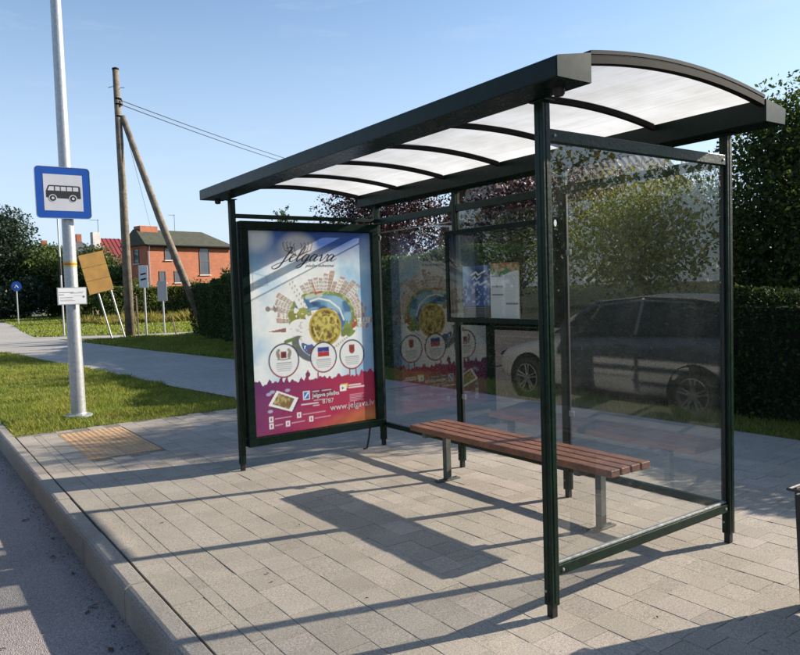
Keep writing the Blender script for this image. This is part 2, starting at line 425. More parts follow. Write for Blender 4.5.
# kerb of concrete stones
kerb = MB().box(-80, 12, -1.452, -1.345, -0.30, -0.06).build('kerb', MT['joint'])
tag(kerb, 'concrete kerb stones between the pavement and the road', 'kerb', kind='structure')
kp = [(-1.460, -0.30), (-1.460, -0.040), (-1.455, -0.018), (-1.442, -0.005), (-1.425, 0.001), (-1.352, 0.001), (-1.346, -0.005), (-1.346, -0.30)]
kme = MB().prism(kp, 0.0045, 0.9955, lambda p, q, a: (a, p, q)).mesh('kerb_stone'); kme.materials.append(MT['kerb'])
for i in range(62):
    o = link('kerb_stone', kme, kerb); o.location = (4.37-1-i*1.0, rnd.gauss(0, 0.0012), rnd.gauss(0, 0.0015)); o.rotation_euler = (0, rnd.gauss(0, 0.001), rnd.gauss(0, 0.0012))

# ------------------------------------------------------------------ bus shelter
sh = thing('bus_shelter', 'dark green bus shelter with glass walls and arched translucent roof', 'bus shelter')
XL, XR, YB = -3.514, 0.0, 1.458
X1, X2 = -2.337, -1.184
PW = 0.025
def post(x, y):
    p = MB().box(x-PW, x+PW, y-PW, y+PW, 0.055, 2.303)
    o = p.build('post', MT['post'], sh, bevel=0.004)
    MB().box(x-0.017, x+0.017, y-0.017, y+0.017, 0.0, 0.055).build('foot', MT['black'], o, bevel=0.002)
    # grooves of the extruded profile
    for (dx, dy) in ((1, 0), (0, -1)):
        if dx: q = MB().box(x+PW-0.001, x+PW+0.0025, y-0.006, y+0.006, 0.07, 2.29)
        else: q = MB().box(x-0.006, x+0.006, y-PW-0.0025, y-PW+0.001, 0.07, 2.29)
        q.build('profile_lip', MT['post'], o, bevel=0.001)
    b = MB()
    b.lathe([(0.0, 0.005), (0.005, 0.004), (0.007, 0.0)], 8, lambda r, z, c, s: (x+r*c-0.012, y-PW-z, 0.12+r*s))
    b.build('bolt', MT['alu'], o)
for (x, y) in ((XR, 0), (XL, 0), (XL, YB), (X1, YB), (X2, YB), (XR, YB)):
    post(x, y)
def rail(x0, x1, y0, y1, z0, z1, mat='post', name='rail'):
    return MB().box(x0, x1, y0, y1, z0, z1).build(name, MT[mat], sh, bevel=0.003)
e = PW + 0.0012
rail(XR-0.02, XR+0.02, e, YB-e, 2.128, 2.184)
rail(XL-0.02, XL+0.02, e, YB-e, 2.150, 2.184)
rail(XR-0.018, XR+0.018, e, YB-e, 0.186, 0.232)
rail(XR-0.014, XR+0.006, e+0.002, YB-e-0.002, 0.233, 0.246, 'alu', 'glass_channel')
for (a, b) in ((XL, X1), (X1, X2), (X2, XR)):
    rail(a+e, b-e, YB-0.02, YB+0.02, 2.128, 2.184)
    rail(a+e, b-e, YB-0.018, YB+0.018, 0.186, 0.232)
def pane(x0, x1, y0, y1, z0, z1, mat='glass', par=sh, name='glass_pane'):
    return MB().box(x0, x1, y0, y1, z0, z1).build(name, MT[mat], par)
endp = pane(XR-0.005, XR+0.003, e+0.004, YB-e-0.004, 0.248, 2.126)
pane(XL+e+0.003, X1-e-0.003, YB-0.004, YB+0.004, 0.234, 2.045)
MB().box(XL+e+0.003, X1-e-0.003, YB-0.006, YB+0.006, 2.046, 2.054).build('glass_edge_strip', MT['alu'], sh)
pane(X1+e+0.003, X2-e-0.003, YB-0.004, YB+0.004, 0.234, 1.196)
pane(X1+e+0.003, X2-e-0.003, YB-0.004, YB+0.004, 1.976, 2.126)
pane(X2+e+0.003, XR-e-0.003, YB-0.004, YB+0.004, 0.234, 2.126)
# rubber gaskets down the sides of the panes, brackets where rails meet posts
for (x0, x1) in ((XL, X1), (X1, X2), (X2, XR)):
    for xx in (x0+e+0.004, x1-e-0.004):
        MB().box(xx-0.0065, xx+0.0065, YB-0.0075, YB+0.0075, 0.236, 2.04 if x0 == XL else (1.19 if x0 == X1 else 2.12)).build('gasket', MT['black'], sh)
for yy in (e+0.005, YB-e-0.005):
    MB().box(XR-0.0085, XR+0.0065, yy-0.0065, yy+0.0065, 0.25, 2.12).build('gasket', MT['black'], sh)
for (x, y) in ((XR, 0), (XL, 0), (XL, YB), (X1, YB), (X2, YB), (XR, YB)):
    MB().box(x-0.045, x+0.045, y-0.034, y+0.034, 2.2965, 2.3035).build('head_plate', MT['post'], sh, bevel=0.002)
for (y, s_) in ((e, 1), (YB-e, -1)):
    for z in (0.209, 2.156):
        MB().lathe([(0.0, 0.006), (0.006, 0.005), (0.008, 0.0)], 8, lambda r, q, c, w: (XR+(0.0205 if z > 1 else 0.0185)+q, y+s_*0.03+r*c, z+r*w)).build('bolt', MT['alu'], sh)
# clamps on the glass
for (x, z) in ((XL+0.05, 2.0), (X1-0.05, 2.0), (X2+0.05, 0.6), (X2+0.05, 1.72), (X1+0.05, 0.6)):
    MB().box(x-0.024, x+0.022, YB-0.012, YB-0.0045, z-0.02, z+0.02).build('clamp', MT['alu'], sh, bevel=0.003)
MB().lathe([(0.0, 0.0012), (0.012, 0.001), (0.013, 0.0)], 16, lambda r, z, c, s: (XR+0.0035+z, 0.066+r*c*0.75, 1.775+r*s*1.25)).build('sticker', MT['signgrey'], sh)

# fascia beams
RX0, RX1 = -3.661, 0.283
ff = [(-0.217, 2.304), (-0.217, 2.384), (-0.207, 2.390), (-0.015, 2.428), (-0.015, 2.304)]
MB().prism(ff, RX0, RX1, lambda p, q, a: (a, p, q)).build('front_fascia', MT['paint'], sh, bevel=0.004)
rf = [(1.343, 2.304), (1.343, 2.420), (1.535, 2.392), (1.545, 2.386), (1.536, 2.306)]
MB().prism(rf, RX0, RX1, lambda p, q, a: (a, p, q)).build('rear_fascia', MT['paint'], sh, bevel=0.004)
capm = surf('fascia_cap_paint', (0.004, 0.013, 0.010), (0.007, 0.018, 0.014), rough=0.26, scale=12, rvar=0.04, spec=0.16)
for pr_ in (ff, rf):
    cy_ = sum(p for p, q in pr_)/len(pr_); cz_ = sum(q for p, q in pr_)/len(pr_)
    pp = [(cy_+(p-cy_)*0.985, cz_+(q-cz_)*0.97) for p, q in pr_]
    for a0, a1 in ((RX1+0.0006, RX1+0.0035), (RX0-0.0035, RX0-0.0006)):
        MB().prism(pp, a0, a1, lambda p, q, a: (a, p, q)).build('end_cap', capm, sh)
for x in (-3.60, 0.175):  # round black downlight knobs under the front fascia, not glowing
    MB().lathe([(0.0, 2.272), (0.018, 2.272), (0.024, 2.28), (0.026, 2.3035)], 16, lambda r, z, c, s: (x+r*c, -0.085+r*s, z)).build('downlight_knob', MT['black'], sh, smooth=True)
# seams in the fascia
# arched ribs and translucent sheets
def archz(y):
    t = (y+0.015)/1.358
    return 2.418 + 0.056*(1-(2*t-1)**2)
ys = [-0.013+i*(1.355/20) for i in range(21)]
def arch(x0, x1, dz0, dz1, name, mat):
    mb = MB()
    vs = []; n = len(ys)
    for yy in ys:
        z = archz(yy); vs += [(x0, yy, z+dz0), (x1, yy, z+dz0), (x1, yy, z+dz1), (x0, yy, z+dz1)]
    fs = [(0, 1, 2, 3), (4*n-4, 4*n-1, 4*n-2, 4*n-3)]
    for i in range(n-1):
        for k in range(4):
            fs.append((i*4+k, i*4+(k+1) % 4, i*4+4+(k+1) % 4, i*4+4+k))
    mb.add(vs, fs)
    return mb.build(name, mat, sh)
NB = 6; bw = (RX1-RX0)/NB
def rooftrans():
    mt, N, L, out = newmat('opal_polycarbonate')
    v = coords(N, L)
    mp = N.new('ShaderNodeMapping'); L.new(v, mp.inputs['Vector']); mp.inputs['Scale'].default_value = (0.6, 26.0, 1.0)
    st = noise(N, L, mp.outputs[0], 3.0, 3)
    c = ramp(N, L, st, [(0.3, (0.60, 0.61, 0.61)), (0.7, (0.72, 0.725, 0.725))])
    d = ramp(N, L, noise(N, L, v, 4.0, 5), [(0.35, (0.86, 0.85, 0.82)), (0.6, (1, 1, 1))])
    c = mixc(N, L, 1.0, c, d, 'MULTIPLY')
    t = N.new('ShaderNodeBsdfTranslucent'); L.new(c, t.inputs['Color'])
    p = N.new('ShaderNodeBsdfPrincipled'); p.inputs['Roughness'].default_value = 0.25; L.new(c, p.inputs['Base Color'])
    mx = N.new('ShaderNodeMixShader'); mx.inputs[0].default_value = 0.72
    L.new(p.outputs[0], mx.inputs[1]); L.new(t.outputs[0], mx.inputs[2])
    L.new(mx.outputs[0], out.inputs['Surface'])
    return mt
MT['opal'] = rooftrans()
for i in range(NB+1):
    x = RX0 + i*bw
    if 0 < i < NB:
        arch(x-0.013, x+0.013, -0.030, -0.0035, 'roof_rib', MT['rib'])
        arch(x-0.018, x+0.018, 0.0045, 0.012, 'cover_strip', MT['trim'])
    else:
        s = 1 if i == 0 else -1
        a, b = sorted((x, x+s*0.035))
        arch(a, b, -0.034, -0.0035, 'roof_rib', MT['rib'])
        arch(a-0.004, b, 0.004, 0.020, 'edge_trim', MT['trim'])
for i in range(NB):
    # single translucent sheet (a skin, 1 face thick so that light passes once)
    x0, x1 = RX0+i*bw+0.002, RX0+(i+1)*bw-0.002
    mb = MB(); vs = []
    for yy in ys:
        vs += [(x0, yy, archz(yy)), (x1, yy, archz(yy))]
    mb.add(vs, [(2*k, 2*k+1, 2*k+3, 2*k+2) for k in range(len(ys)-1)])
    o = mb.build('roof_sheet', MT['opal'], sh, smooth=True)

# notice board on the back wall
nb = MB()
bx0, bx1, bz0, bz1, by0, by1 = -2.392, -1.200, 1.222, 1.970, 1.378, 1.428
t = 0.038
nb.box(bx0, bx1, by0, by1, bz0, bz0+t); nb.box(bx0, bx1, by0, by1, bz1-t, bz1)
nb.box(bx0, bx0+t, by0, by1, bz0+t, bz1-t); nb.box(bx1-t, bx1, by0, by1, bz0+t, bz1-t)
board = nb.build('notice_board', MT['paint'], sh, bevel=0.003)
pane(bx0+t+.001, bx1-t-.001, by0+0.008, by0+0.012, bz0+t+.001, bz1-t-.001, 'glass_board', board)
pane(bx0+t+.001, bx1-t-.001, by1-0.008, by1-0.004, bz0+t+.001, bz1-t-.001, 'glass_board', board, 'back_pane')

# poster case at the left end
pc = MB()
fy0, fy1, fz0, fz1, fx0, fx1 = 0.036, 1.424, 0.200, 2.122, -3.565, -3.440
t = 0.072
pc.box(fx0, fx1, fy0, fy1, fz0, fz0+t); pc.box(fx0, fx1, fy0, fy1, fz1-t, fz1)
pc.box(fx0, fx1, fy0, fy0+t, fz0+t, fz1-t); pc.box(fx0, fx1, fy1-t, fy1, fz0+t, fz1-t)
case = pc.build('poster_case', MT['paint'], sh, bevel=0.006)
MB().box(fx0+0.01, fx0+0.03, fy0+t+.001, fy1-t-.001, fz0+t+.001, fz1-t-.001).build('back_panel', MT['trim'], case)
pane(fx1-0.018, fx1-0.013, fy0+t+.001, fy1-t-.001, fz0+t+.001, fz1-t-.001, 'glass_case', case, 'front_pane')
MB().tube([(-3.47, 1.275, 0.2), (-3.47, 1.262, 0.12), (-3.47, 1.235, 0.012), (-3.47, 1.195, 0.008)], 0.009, 8).build('prop', MT['black'], case)

# ------------------------------------------------------------------ the poster in the case
def text_mesh(name, body, size, mat, parent, M4, shear=0.0, align='LEFT', space=1.0, weight=0.0):
    cu = bpy.data.curves.new(name, 'FONT'); cu.body = body; cu.size = size; cu.shear = shear; cu.align_x = align; cu.space_character = space
    cu.offset = weight; cu.resolution_u = 3
    tmp = bpy.data.objects.new(name+'_tmp', cu); COL.objects.link(tmp)
    dg = bpy.context.evaluated_depsgraph_get()
    me = bpy.data.meshes.new_from_object(tmp.evaluated_get(dg))
    bpy.data.objects.remove(tmp); bpy.data.curves.remove(cu)
    me.transform(M4); me.materials.clear()
    return link(name, me, parent, mat)

def smooth_noise(shape, cells, rng):
    h, w = shape; g = rng.random((cells[0]+2, cells[1]+2))
    yy = np.linspace(0, cells[0], h)[:, None]; xx = np.linspace(0, cells[1], w)[None, :]
    yi = np.minimum(yy.astype(int), cells[0]-0); xi = np.minimum(xx.astype(int), cells[1]-0)
    fy = yy-yi; fx = xx-xi; fy = fy*fy*(3-2*fy); fx = fx*fx*(3-2*fx)
    a = g[yi, xi]*(1-fx)+g[yi, xi+1]*fx; b = g[yi+1, xi]*(1-fx)+g[yi+1, xi+1]*fx
    return a*(1-fy)+b*fy

def s2l(c):
    c = np.asarray(c, float)/255.0
    return np.where(c <= 0.04045, c/12.92, ((c+0.055)/1.055)**2.4)

class Canvas:
    def __init__(s, w, h, W, H):
        s.W, s.H = W, H
        s.u = np.linspace(0, w, W)[None, :].repeat(H, 0); s.v = np.linspace(0, h, H)[:, None].repeat(W, 1)
        s.img = np.zeros((H, W, 3)); s.px = w/W
    def put(s, mask, c, a=1.0):
        mk_ = np.clip(mask, 0, 1)[..., None]*a; s.img = s.img*(1-mk_)+np.asarray(c if not isinstance(c, tuple) else s2l(c))*mk_
    def soft(s, d): return np.clip(0.5-d/(s.px*1.2), 0, 1)
    def ell(s, x, y, rx, ry=None, rot=0.0):
        ry = ry or rx; du = s.u-x; dv = s.v-y
        a = du*math.cos(rot)+dv*math.sin(rot); b = -du*math.sin(rot)+dv*math.cos(rot)
        return s.soft((np.sqrt((a/rx)**2+(b/ry)**2)-1)*min(rx, ry))
    def ring(s, x, y, r, t): return s.soft(np.abs(np.hypot(s.u-x, s.v-y)-r)-t/2)
    def rect(s, x0, y0, x1, y1, rot=0.0):
        cx_, cy__ = (x0+x1)/2, (y0+y1)/2; du = s.u-cx_; dv = s.v-cy__
        a = du*math.cos(rot)+dv*math.sin(rot); b = -du*math.sin(rot)+dv*math.cos(rot)
        return s.soft(np.maximum(np.abs(a)-(x1-x0)/2, np.abs(b)-(y1-y0)/2))
    def poly(s, pts):
        inside = np.zeros(s.u.shape, bool); n = len(pts)
        for i in range(n):
            x0, y0 = pts[i]; x1, y1 = pts[(i+1) % n]
            if y0 == y1: continue
            c = ((y0 > s.v) != (y1 > s.v)) & (s.u < (x1-x0)*(s.v-y0)/(y1-y0)+x0); inside ^= c
        return inside.astype(float)
    def line(s, pts, t):
        m_ = np.zeros(s.u.shape)
        for (x0, y0), (x1, y1) in zip(pts[:-1], pts[1:]):
            dx, dy = x1-x0, y1-y0; k = np.clip(((s.u-x0)*dx+(s.v-y0)*dy)/(dx*dx+dy*dy+1e-12), 0, 1)
            m_ = np.maximum(m_, s.soft(np.hypot(s.u-x0-k*dx, s.v-y0-k*dy)-t/2))
        return m_

def canvas_object(name, cv, w, h, M4, mat):
    """printed sheet: a fine flat grid whose vertices carry the ink colours"""
    W, H = cv.W, cv.H
    me = bpy.data.meshes.new(name)
    xs = np.linspace(-w/2, w/2, W); zs = np.linspace(h/2, -h/2, H)
    co = np.zeros((H, W, 3)); co[..., 0] = xs[None, :]; co[..., 1] = zs[:, None]
    me.vertices.add(W*H); 
    R3 = np.array([list(r)[:3] for r in M4][:3]); T3 = np.array([M4[i][3] for i in range(3)])
    me.vertices.foreach_set('co', (co.reshape(-1, 3)@R3.T+T3).ravel())
    idx = np.arange(W*H).reshape(H, W)
    q = np.stack([idx[1:, :-1], idx[1:, 1:], idx[:-1, 1:], idx[:-1, :-1]], -1).reshape(-1, 4)
    me.loops.add(q.size); me.loops.foreach_set('vertex_index', q.ravel().astype(np.int32))
    me.polygons.add(len(q)); me.polygons.foreach_set('loop_start', np.arange(0, q.size, 4, dtype=np.int32))
    me.update(calc_edges=True)
    ca = me.color_attributes.new('ink', 'FLOAT_COLOR', 'POINT')
    rgba = np.ones((W*H, 4)); rgba[:, :3] = np.clip(cv.img, 0, 1).reshape(-1, 3)*0.97
    ca.data.foreach_set('color', rgba.ravel())
    return link(name, me, None, mat)

def print_mat(name, rough=0.5):
    mt, N, L, out = newmat(name)
    p = N.new('ShaderNodeBsdfPrincipled'); p.inputs['Roughness'].default_value = rough; L.new(p.outputs[0], out.inputs['Surface'])
    a = N.new('ShaderNodeVertexColor'); a.layer_name = 'ink'; L.new(a.outputs['Color'], p.inputs['Base Color'])
    return mt
MT['print'] = print_mat('printed_paper')

def paint_poster():
    A = 0.717
    cv = Canvas(A, 1.0, 252, 352); rng = np.random.default_rng(4)
    shp = cv.u.shape; U = cv.u/A; V = cv.v
    n1 = smooth_noise(shp, (7, 5), rng)*0.6+smooth_noise(shp, (16, 11), rng)*0.3+smooth_noise(shp, (40, 30), rng)*0.1
    k = np.clip((n1-0.35)*3, 0, 1)[..., None]
    cv.img = s2l((150, 195, 226))*(1-k)+s2l((232, 238, 240))*k
    cv.put(np.clip(1-np.hypot((U-0.5)/0.52, (V-0.5)/0.36), 0, 1)*2.5, (238, 241, 241))
    cv.put(np.clip((U-0.84)/0.1, 0, 1)*np.clip((V-.1)*8, 0, 1), (118, 176, 218), 0.75)
    top = np.clip(1-V/0.17, 0, 1)*np.clip(1.35-np.abs(U-0.55)*1.9, 0, 1)
    cv.put(np.clip(top*1.6, 0, 1), (34, 82, 164))
    cv.put(np.clip(1-V/0.22, 0, 1)*np.clip(1-np.abs(U-0.12)/0.3, 0, 1)*1.3*np.clip(n1*1.6, 0, 1), (70, 120, 190), 0.8)
    cv.put(np.clip(1-np.hypot((U-0.06)/0.15, (V-0.03)/0.09), 0, 1)*1.8, (214, 222, 228))
    # antler emblem
    cv.put(np.clip(1.25-np.hypot((cv.u-0.275)/0.10, (V-0.085)/0.075), 0, 1)*2, (206, 208, 210), 0.85)
    for sg in (-1, 1):
        for j in range(4):
            x0 = 0.275+sg*(0.014+0.020*j); y0 = 0.112-0.012*j+0.002*j*j
            cv.put(cv.line([(0.275+sg*0.008, 0.122), (x0, y0), (x0+sg*0.010, y0-0.045+0.004*j), (x0+sg*0.004, y0-0.052+0.004*j)], 0.0042), (96, 78, 62))
    # swirling collage of the town
    gn = smooth_noise(shp, (43, 31), rng)*0.5+smooth_noise(shp, (97, 71), rng)*0.5
    wv = smooth_noise(shp, (30, 14), rng)
    cx0, cy0 = 0.405, 0.462
    ang = np.degrees(np.arctan2((cv.v-cy0)*1.12, cv.u-cx0)); r = np.hypot(cv.u-cx0, (cv.v-cy0)*1.12)
    r = r/1.14+0.010*(gn-.5)+0.012*np.sin(np.radians(ang*3))
    def band(r0, r1, t0, t1, c, a=1.0): cv.put(((ang > t0) & (ang < t1))*cv.soft(r0-r)*cv.soft(r-r1), c, a)
    brng = np.random.default_rng(12)
    for t0 in np.arange(-178, 8, 7.0):                    # houses standing outwards round the ring
        if -146 < t0 < -128: continue
        ht = 0.205+0.062*brng.random()*(1.0 if t0 > -100 else 0.75)
        wall = [(232, 226, 216), (214, 200, 186), (222, 216, 212), (196, 176, 162)][brng.integers(4)]
        band(0.165, ht, t0, t0+6.4, wall)
        nw = 3; aw = ((ang-t0)/6.4*nw) % 1; bw2 = ((r-0.17)/0.017) % 1
        cv.put(((ang > t0) & (ang < t0+6.4) & (r > 0.172) & (r < ht-.006) & (aw > .28) & (aw < .74) & (bw2 > .3) & (bw2 < .8)).astype(float), (104, 92, 94), .85)
        band(ht, ht+0.012, t0+.3, t0+6.1, [(172, 138, 128), (150, 140, 136), (180, 116, 102)][brng.integers(3)], .8)
    band(0.150, 0.170, -180, 24, (120, 142, 72)); band(0.150, 0.170, 150, 180, (120, 142, 72))
    cv.put(((gn > .55)*cv.soft(.148-r)*cv.soft(r-.172)*(ang < 30)), (176, 182, 120), .8)
    band(0.075, 0.152, -150, 30, (62, 110, 156)); cv.put(cv.soft(.08-r)*cv.soft(r-.15)*((ang > -150) & (ang < 30))*np.clip((wv-.42)*4, 0, 1), (150, 194, 218), .85)
    cv.put(cv.soft(.08-r)*cv.soft(r-.15)*((ang > -120) & (ang < -40))*np.clip((.5-wv)*4, 0, 1), (26, 58, 98), .8)
    cv.put(cv.line([(0.335, 0.352), (0.385, 0.338), (0.45, 0.352), (0.51, 0.395), (0.535, 0.455)], 0.009), (236, 238, 232))
    cv.put(cv.line([(0.315, 0.330), (0.37, 0.318), (0.40, 0.322)], 0.020), (196, 202, 186)); cv.put(cv.line([(0.352, 0.262), (0.372, 0.318)], 0.006), (178, 66, 56)); cv.put(cv.line([(0.365, 0.312), (0.402, 0.306)], 0.009), (186, 76, 60))
    cv.put(cv.poly([(0.195, 0.255), (0.235, 0.232), (0.320, 0.385), (0.275, 0.405)]), (238, 238, 236))
    for j in range(7):
        for q in range(2): cv.put(cv.ell(0.222+0.012*j+0.016*q, 0.262+0.020*j-0.010*q, 0.0035, 0.006), (156, 156, 162))
    cv.put(cv.line([(0.175, 0.400), (0.125, 0.383), (0.095, 0.382)], 0.013), (176, 166, 164), .9); cv.put(cv.ell(0.094, 0.381, 0.013)*(gn > .4), (134, 122, 122)); cv.put(cv.ell(0.135, 0.378, 0.012, 0.020)*(gn > .35), (140, 122, 116))
    cv.put(cv.poly([(0.085, 0.494), (0.19, 0.478), (0.19, 0.500)]), (138, 60, 52), .9)
    cv.put(cv.ell(0.255, 0.43, 0.055, 0.03, 0.4)*(gn > .42), (134, 136, 62)); cv.put(cv.ell(0.30, 0.405, 0.05, 0.022, 0.1)*(gn > .4), (158, 158, 76))
    cv.put(cv.ell(0.29, 0.505, 0.092, 0.064, 0.3), (240, 240, 238)); cv.put(cv.ell(0.29, 0.505, 0.08, 0.05, 0.3)*(gn > .6), (206, 206, 204))
    cv.put(cv.ell(0.42, 0.487, 0.098), (196, 164, 58)); cv.put(cv.ell(0.42, 0.487, 0.088), (146, 130, 50))
    cv.put(cv.ell(0.42, 0.487, 0.086)*np.clip((gn-.5)*7, 0, 1), (210, 194, 104), .85); cv.put(cv.ell(0.42, 0.487, 0.086)*np.clip((.45-gn)*7, 0, 1), (88, 68, 30), .85)
    cv.put(cv.ring(0.42, 0.487, 0.068, 0.004), (214, 190, 96), .8); cv.put(cv.line([(0.35, 0.49), (0.378, 0.55), (0.40, 0.51)], 0.006), (228, 210, 130)); cv.put(cv.ring(0.462, 0.455, 0.024, 0.006), (222, 200, 110))
    cv.put(cv.ell(0.575, 0.49, 0.040, 0.060, 0.5)*(gn > .38), (128, 146, 62)); cv.put(cv.ell(0.600, 0.47, 0.016, 0.045, 0.2)*(gn > .45), (176, 70, 58)); cv.put(cv.ell(0.545, 0.52, 0.035, 0.022, -.5)*(gn > .42), (112, 128, 58))
    cv.put(cv.poly([(0.43, 0.600), (0.545, 0.535), (0.578, 0.565), (0.47, 0.635)]), (236, 234, 230))
    for j in range(8): cv.put(cv.rect(0.455+0.013*j, 0.598-0.0078*j, 0.461+0.013*j, 0.609-0.0078*j, -0.5), (150, 146, 150))
    cv.put(cv.ell(0.295, 0.590, 0.088, 0.050, 0.7)-cv.ell(0.322, 0.580, 0.072, 0.040, 0.7), (96, 102, 112)); cv.put(cv.ell(0.318, 0.590, 0.052, 0.028, 0.7)*(gn > .4), (62, 92, 150)); cv.put(cv.ell(0.36, 0.603, 0.05, 0.018)*(gn > .4), (120, 66, 66))
    cv.put(cv.line([(0.185, 0.548), (0.235, 0.536)], 0.018)*(gn > .4), (100, 122, 62)); cv.put(cv.line([(0.215, 0.575), (0.25, 0.57)], 0.012), (110, 118, 68))
    cv.put(cv.line([(0.02, 0.275), (0.02, 0.205), (0.09, 0.22), (0.10, 0.265), (0.02, 0.275)], 0.003), (120, 130, 142), .7)
    cv.img *= (0.93+0.14*gn)[..., None]
    # magenta foot with skyline
    band = 0.745+0.012*np.sin(U*9)
    colL = s2l((92, 30, 100)); colM = s2l((164, 26, 78)); colR = s2l((190, 40, 72)); colO = s2l((236, 158, 54))
    g = np.clip(U*1.6+(V-.75)*1.2, 0, 1)[..., None]; colr = colL*(1-g)+colM*g
    g = np.clip((U-0.5)*1.4+(V-.85)*1.5, 0, 1)[..., None]; colr = colr*(1-g)+colR*g
    g = np.clip((U-0.45)*1.2*np.clip((V-.80)*6, 0, 1)+(V-.985)*4, 0, 1)[..., None]; colr = colr*(1-g)+colO*g
    st = np.interp(cv.u[0], np.linspace(0, A, 44), 0.752-0.030*rng.random(44)**1.6)
    st = np.where((np.arange(cv.W)//5) % 2 == 0, st, st+0.006)
    sk = (V > st[None, :]).astype(float)
    cv.put(sk, colr)
    for (x, t_) in ((0.155, 0.705), (0.185, 0.708), (0.305, 0.700), (0.365, 0.715), (0.56, 0.70), (0.60, 0.69)):
        cv.put(cv.rect(x-0.004, t_, x+0.004, 0.76), colr)
    cv.put(cv.ell(0.305, 0.722, 0.014, 0.014), (118, 34, 92))
    # three round badges
    for (x, y_, r, kind) in ((0.172, 0.640, 0.083, 0), (0.402, 0.641, 0.077, 1), (0.578, 0.640, 0.076, 2)):
        cv.put(cv.ell(x, y_, r), (232, 234, 236), 0.93)
        rg = cv.ring(x, y_, r, 0.0075)
        cv.put(rg*(V < y_+0.03), (52, 50, 84)); cv.put(rg*(V >= y_+0.03), (146, 44, 62))
        for j in range(5):
            w_ = 0.046-0.004*abs(j-1.5)
            cv.put(cv.line([(x-w_, y_+0.012+0.0095*j), (x+w_, y_+0.012+0.0095*j)], 0.0028 if j else 0.005), (96, 100, 112), 0.75)
        if kind == 0:
            cv.put(cv.rect(x-0.017, y_-0.045, x+0.015, y_-0.012), (128, 44, 48)); cv.put(cv.rect(x-0.007, y_-0.038, x+0.007, y_-0.02), (86, 30, 36))
            for sg in (-1, 1):
                cv.put(cv.ell(x+sg*0.032, y_-0.03, 0.010, 0.022, sg*0.3), (142, 136, 126)); cv.put(cv.ell(x+sg*0.028, y_-0.052, 0.008), (150, 142, 132))
            cv.put(cv.line([(x-0.036, y_-0.008), (x, y_-0.004), (x+0.036, y_-0.008)], 0.005), (120, 112, 104))
        elif kind == 1:
            cv.put(cv.rect(x-0.034, y_-0.052, x+0.034, y_-0.028), (30, 48, 138)); cv.put(cv.rect(x-0.034, y_-0.028, x+0.034, y_-0.004), (176, 34, 48)); cv.put(cv.ell(x, y_-0.028, 0.007), (156, 96, 110))
        else:
            cv.put(cv.rect(x-0.017, y_-0.052, x+0.017, y_-0.022), (150, 48, 40)); cv.put(cv.ell(x, y_-0.022, 0.017, 0.017), (150, 48, 40)); cv.put(cv.ell(x, y_-0.034, 0.008), (98, 56, 36))
    # tablet
    cv.put(cv.poly([(0.085, 0.865), (0.135, 0.790), (0.255, 0.842), (0.215, 0.905)]), (60, 26, 70), .6)
    cv.put(cv.poly([(0.075, 0.855), (0.125, 0.785), (0.245, 0.835), (0.205, 0.900)]), (236, 236, 238))
    cv.put(cv.poly([(0.098, 0.850), (0.135, 0.798), (0.222, 0.836), (0.190, 0.886)]), (124, 98, 60))
    cv.put(cv.poly([(0.098, 0.850), (0.135, 0.798), (0.222, 0.836), (0.190, 0.886)])*np.clip((gn-.45)*4, 0, 1), (196, 178, 120), .8)
    for (x, y_) in ((0.08, 0.80), (0.10, 0.79), (0.085, 0.885), (0.185, 0.79)): cv.put(cv.ell(x, y_, 0.014, 0.008), (176, 190, 220), .8)
    # app mark, bars of small print, play mark
    cv.put(cv.rect(0.272, 0.805, 0.312, 0.850), (226, 232, 240)); cv.put(cv.rect(0.277, 0.810, 0.307, 0.845), (42, 110, 182)); cv.put(cv.line([(0.283, 0.838), (0.302, 0.815)], 0.007), (236, 240, 244))
    cv.put(cv.rect(0.325, 0.802, 0.450, 0.848), (66, 22, 58), .55)
    for (x0, x1, y_, t_) in ((0.330, 0.365, 0.812, .005), (0.385, 0.44, 0.812, .004), (0.262, 0.358, 0.872, .007), (0.330, 0.365, 0.884, .005), (0.335, 0.40, 0.858, .003)):
        cv.put(cv.line([(x0, y_), (x1, y_)], t_), (224, 216, 226), .9)
    cv.put(cv.rect(0.500, 0.790, 0.545, 0.815), (232, 190, 52)); cv.put(cv.rect(0.495, 0.796, 0.535, 0.828), (240, 240, 240)); cv.put(cv.poly([(0.508, 0.805), (0.508, 0.820), (0.521, 0.8125)]), (44, 44, 60))
    for (y_, x1) in ((0.802, 0.625), (0.814, 0.648)): cv.put(cv.line([(0.552, y_), (x1, y_)], 0.0075), (238, 226, 232), .95)
    for j in range(5): cv.put(cv.line([(0.555, 0.852+0.0085*j), (0.64-0.008*(j % 2), 0.852+0.0085*j)], 0.003), (226, 190, 204), .8)
    for (x, y_, x1) in ((0.088, 0.925, 0.20), (0.245, 0.922, 0.40), (0.088, 0.958, 0.15), (0.180, 0.957, 0.275), (0.315, 0.950, 0.43)):
        cv.put(cv.rect(x-0.012, y_-0.014, x+0.012, y_+0.014), (236, 228, 234)); cv.put(cv.rect(x-0.004, y_-0.007, x+0.004, y_+0.008), (150, 60, 110))
        cv.put(cv.line([(x+0.022, y_), (x1, y_-0.002)], 0.0042), (220, 176, 198), .9)
    return cv
PX, PYC, PZC, PWD, PHT = -3.478, 0.730, 1.161, 1.236, 1.770
M_X = Matrix(((0, 0, 1, PX), (1, 0, 0, PYC), (0, 1, 0, PZC), (0, 0, 0, 1)))
poster = canvas_object('poster', paint_poster(), PWD, PHT, M_X, MT['print'])
tag(poster, 'large colourful town poster with three round badges in the shelter end case', 'poster')
inkw = surf('white_print', (0.75, 0.72, 0.74), rough=0.5); inkd = surf('navy_print', (0.03, 0.03, 0.06), rough=0.5)
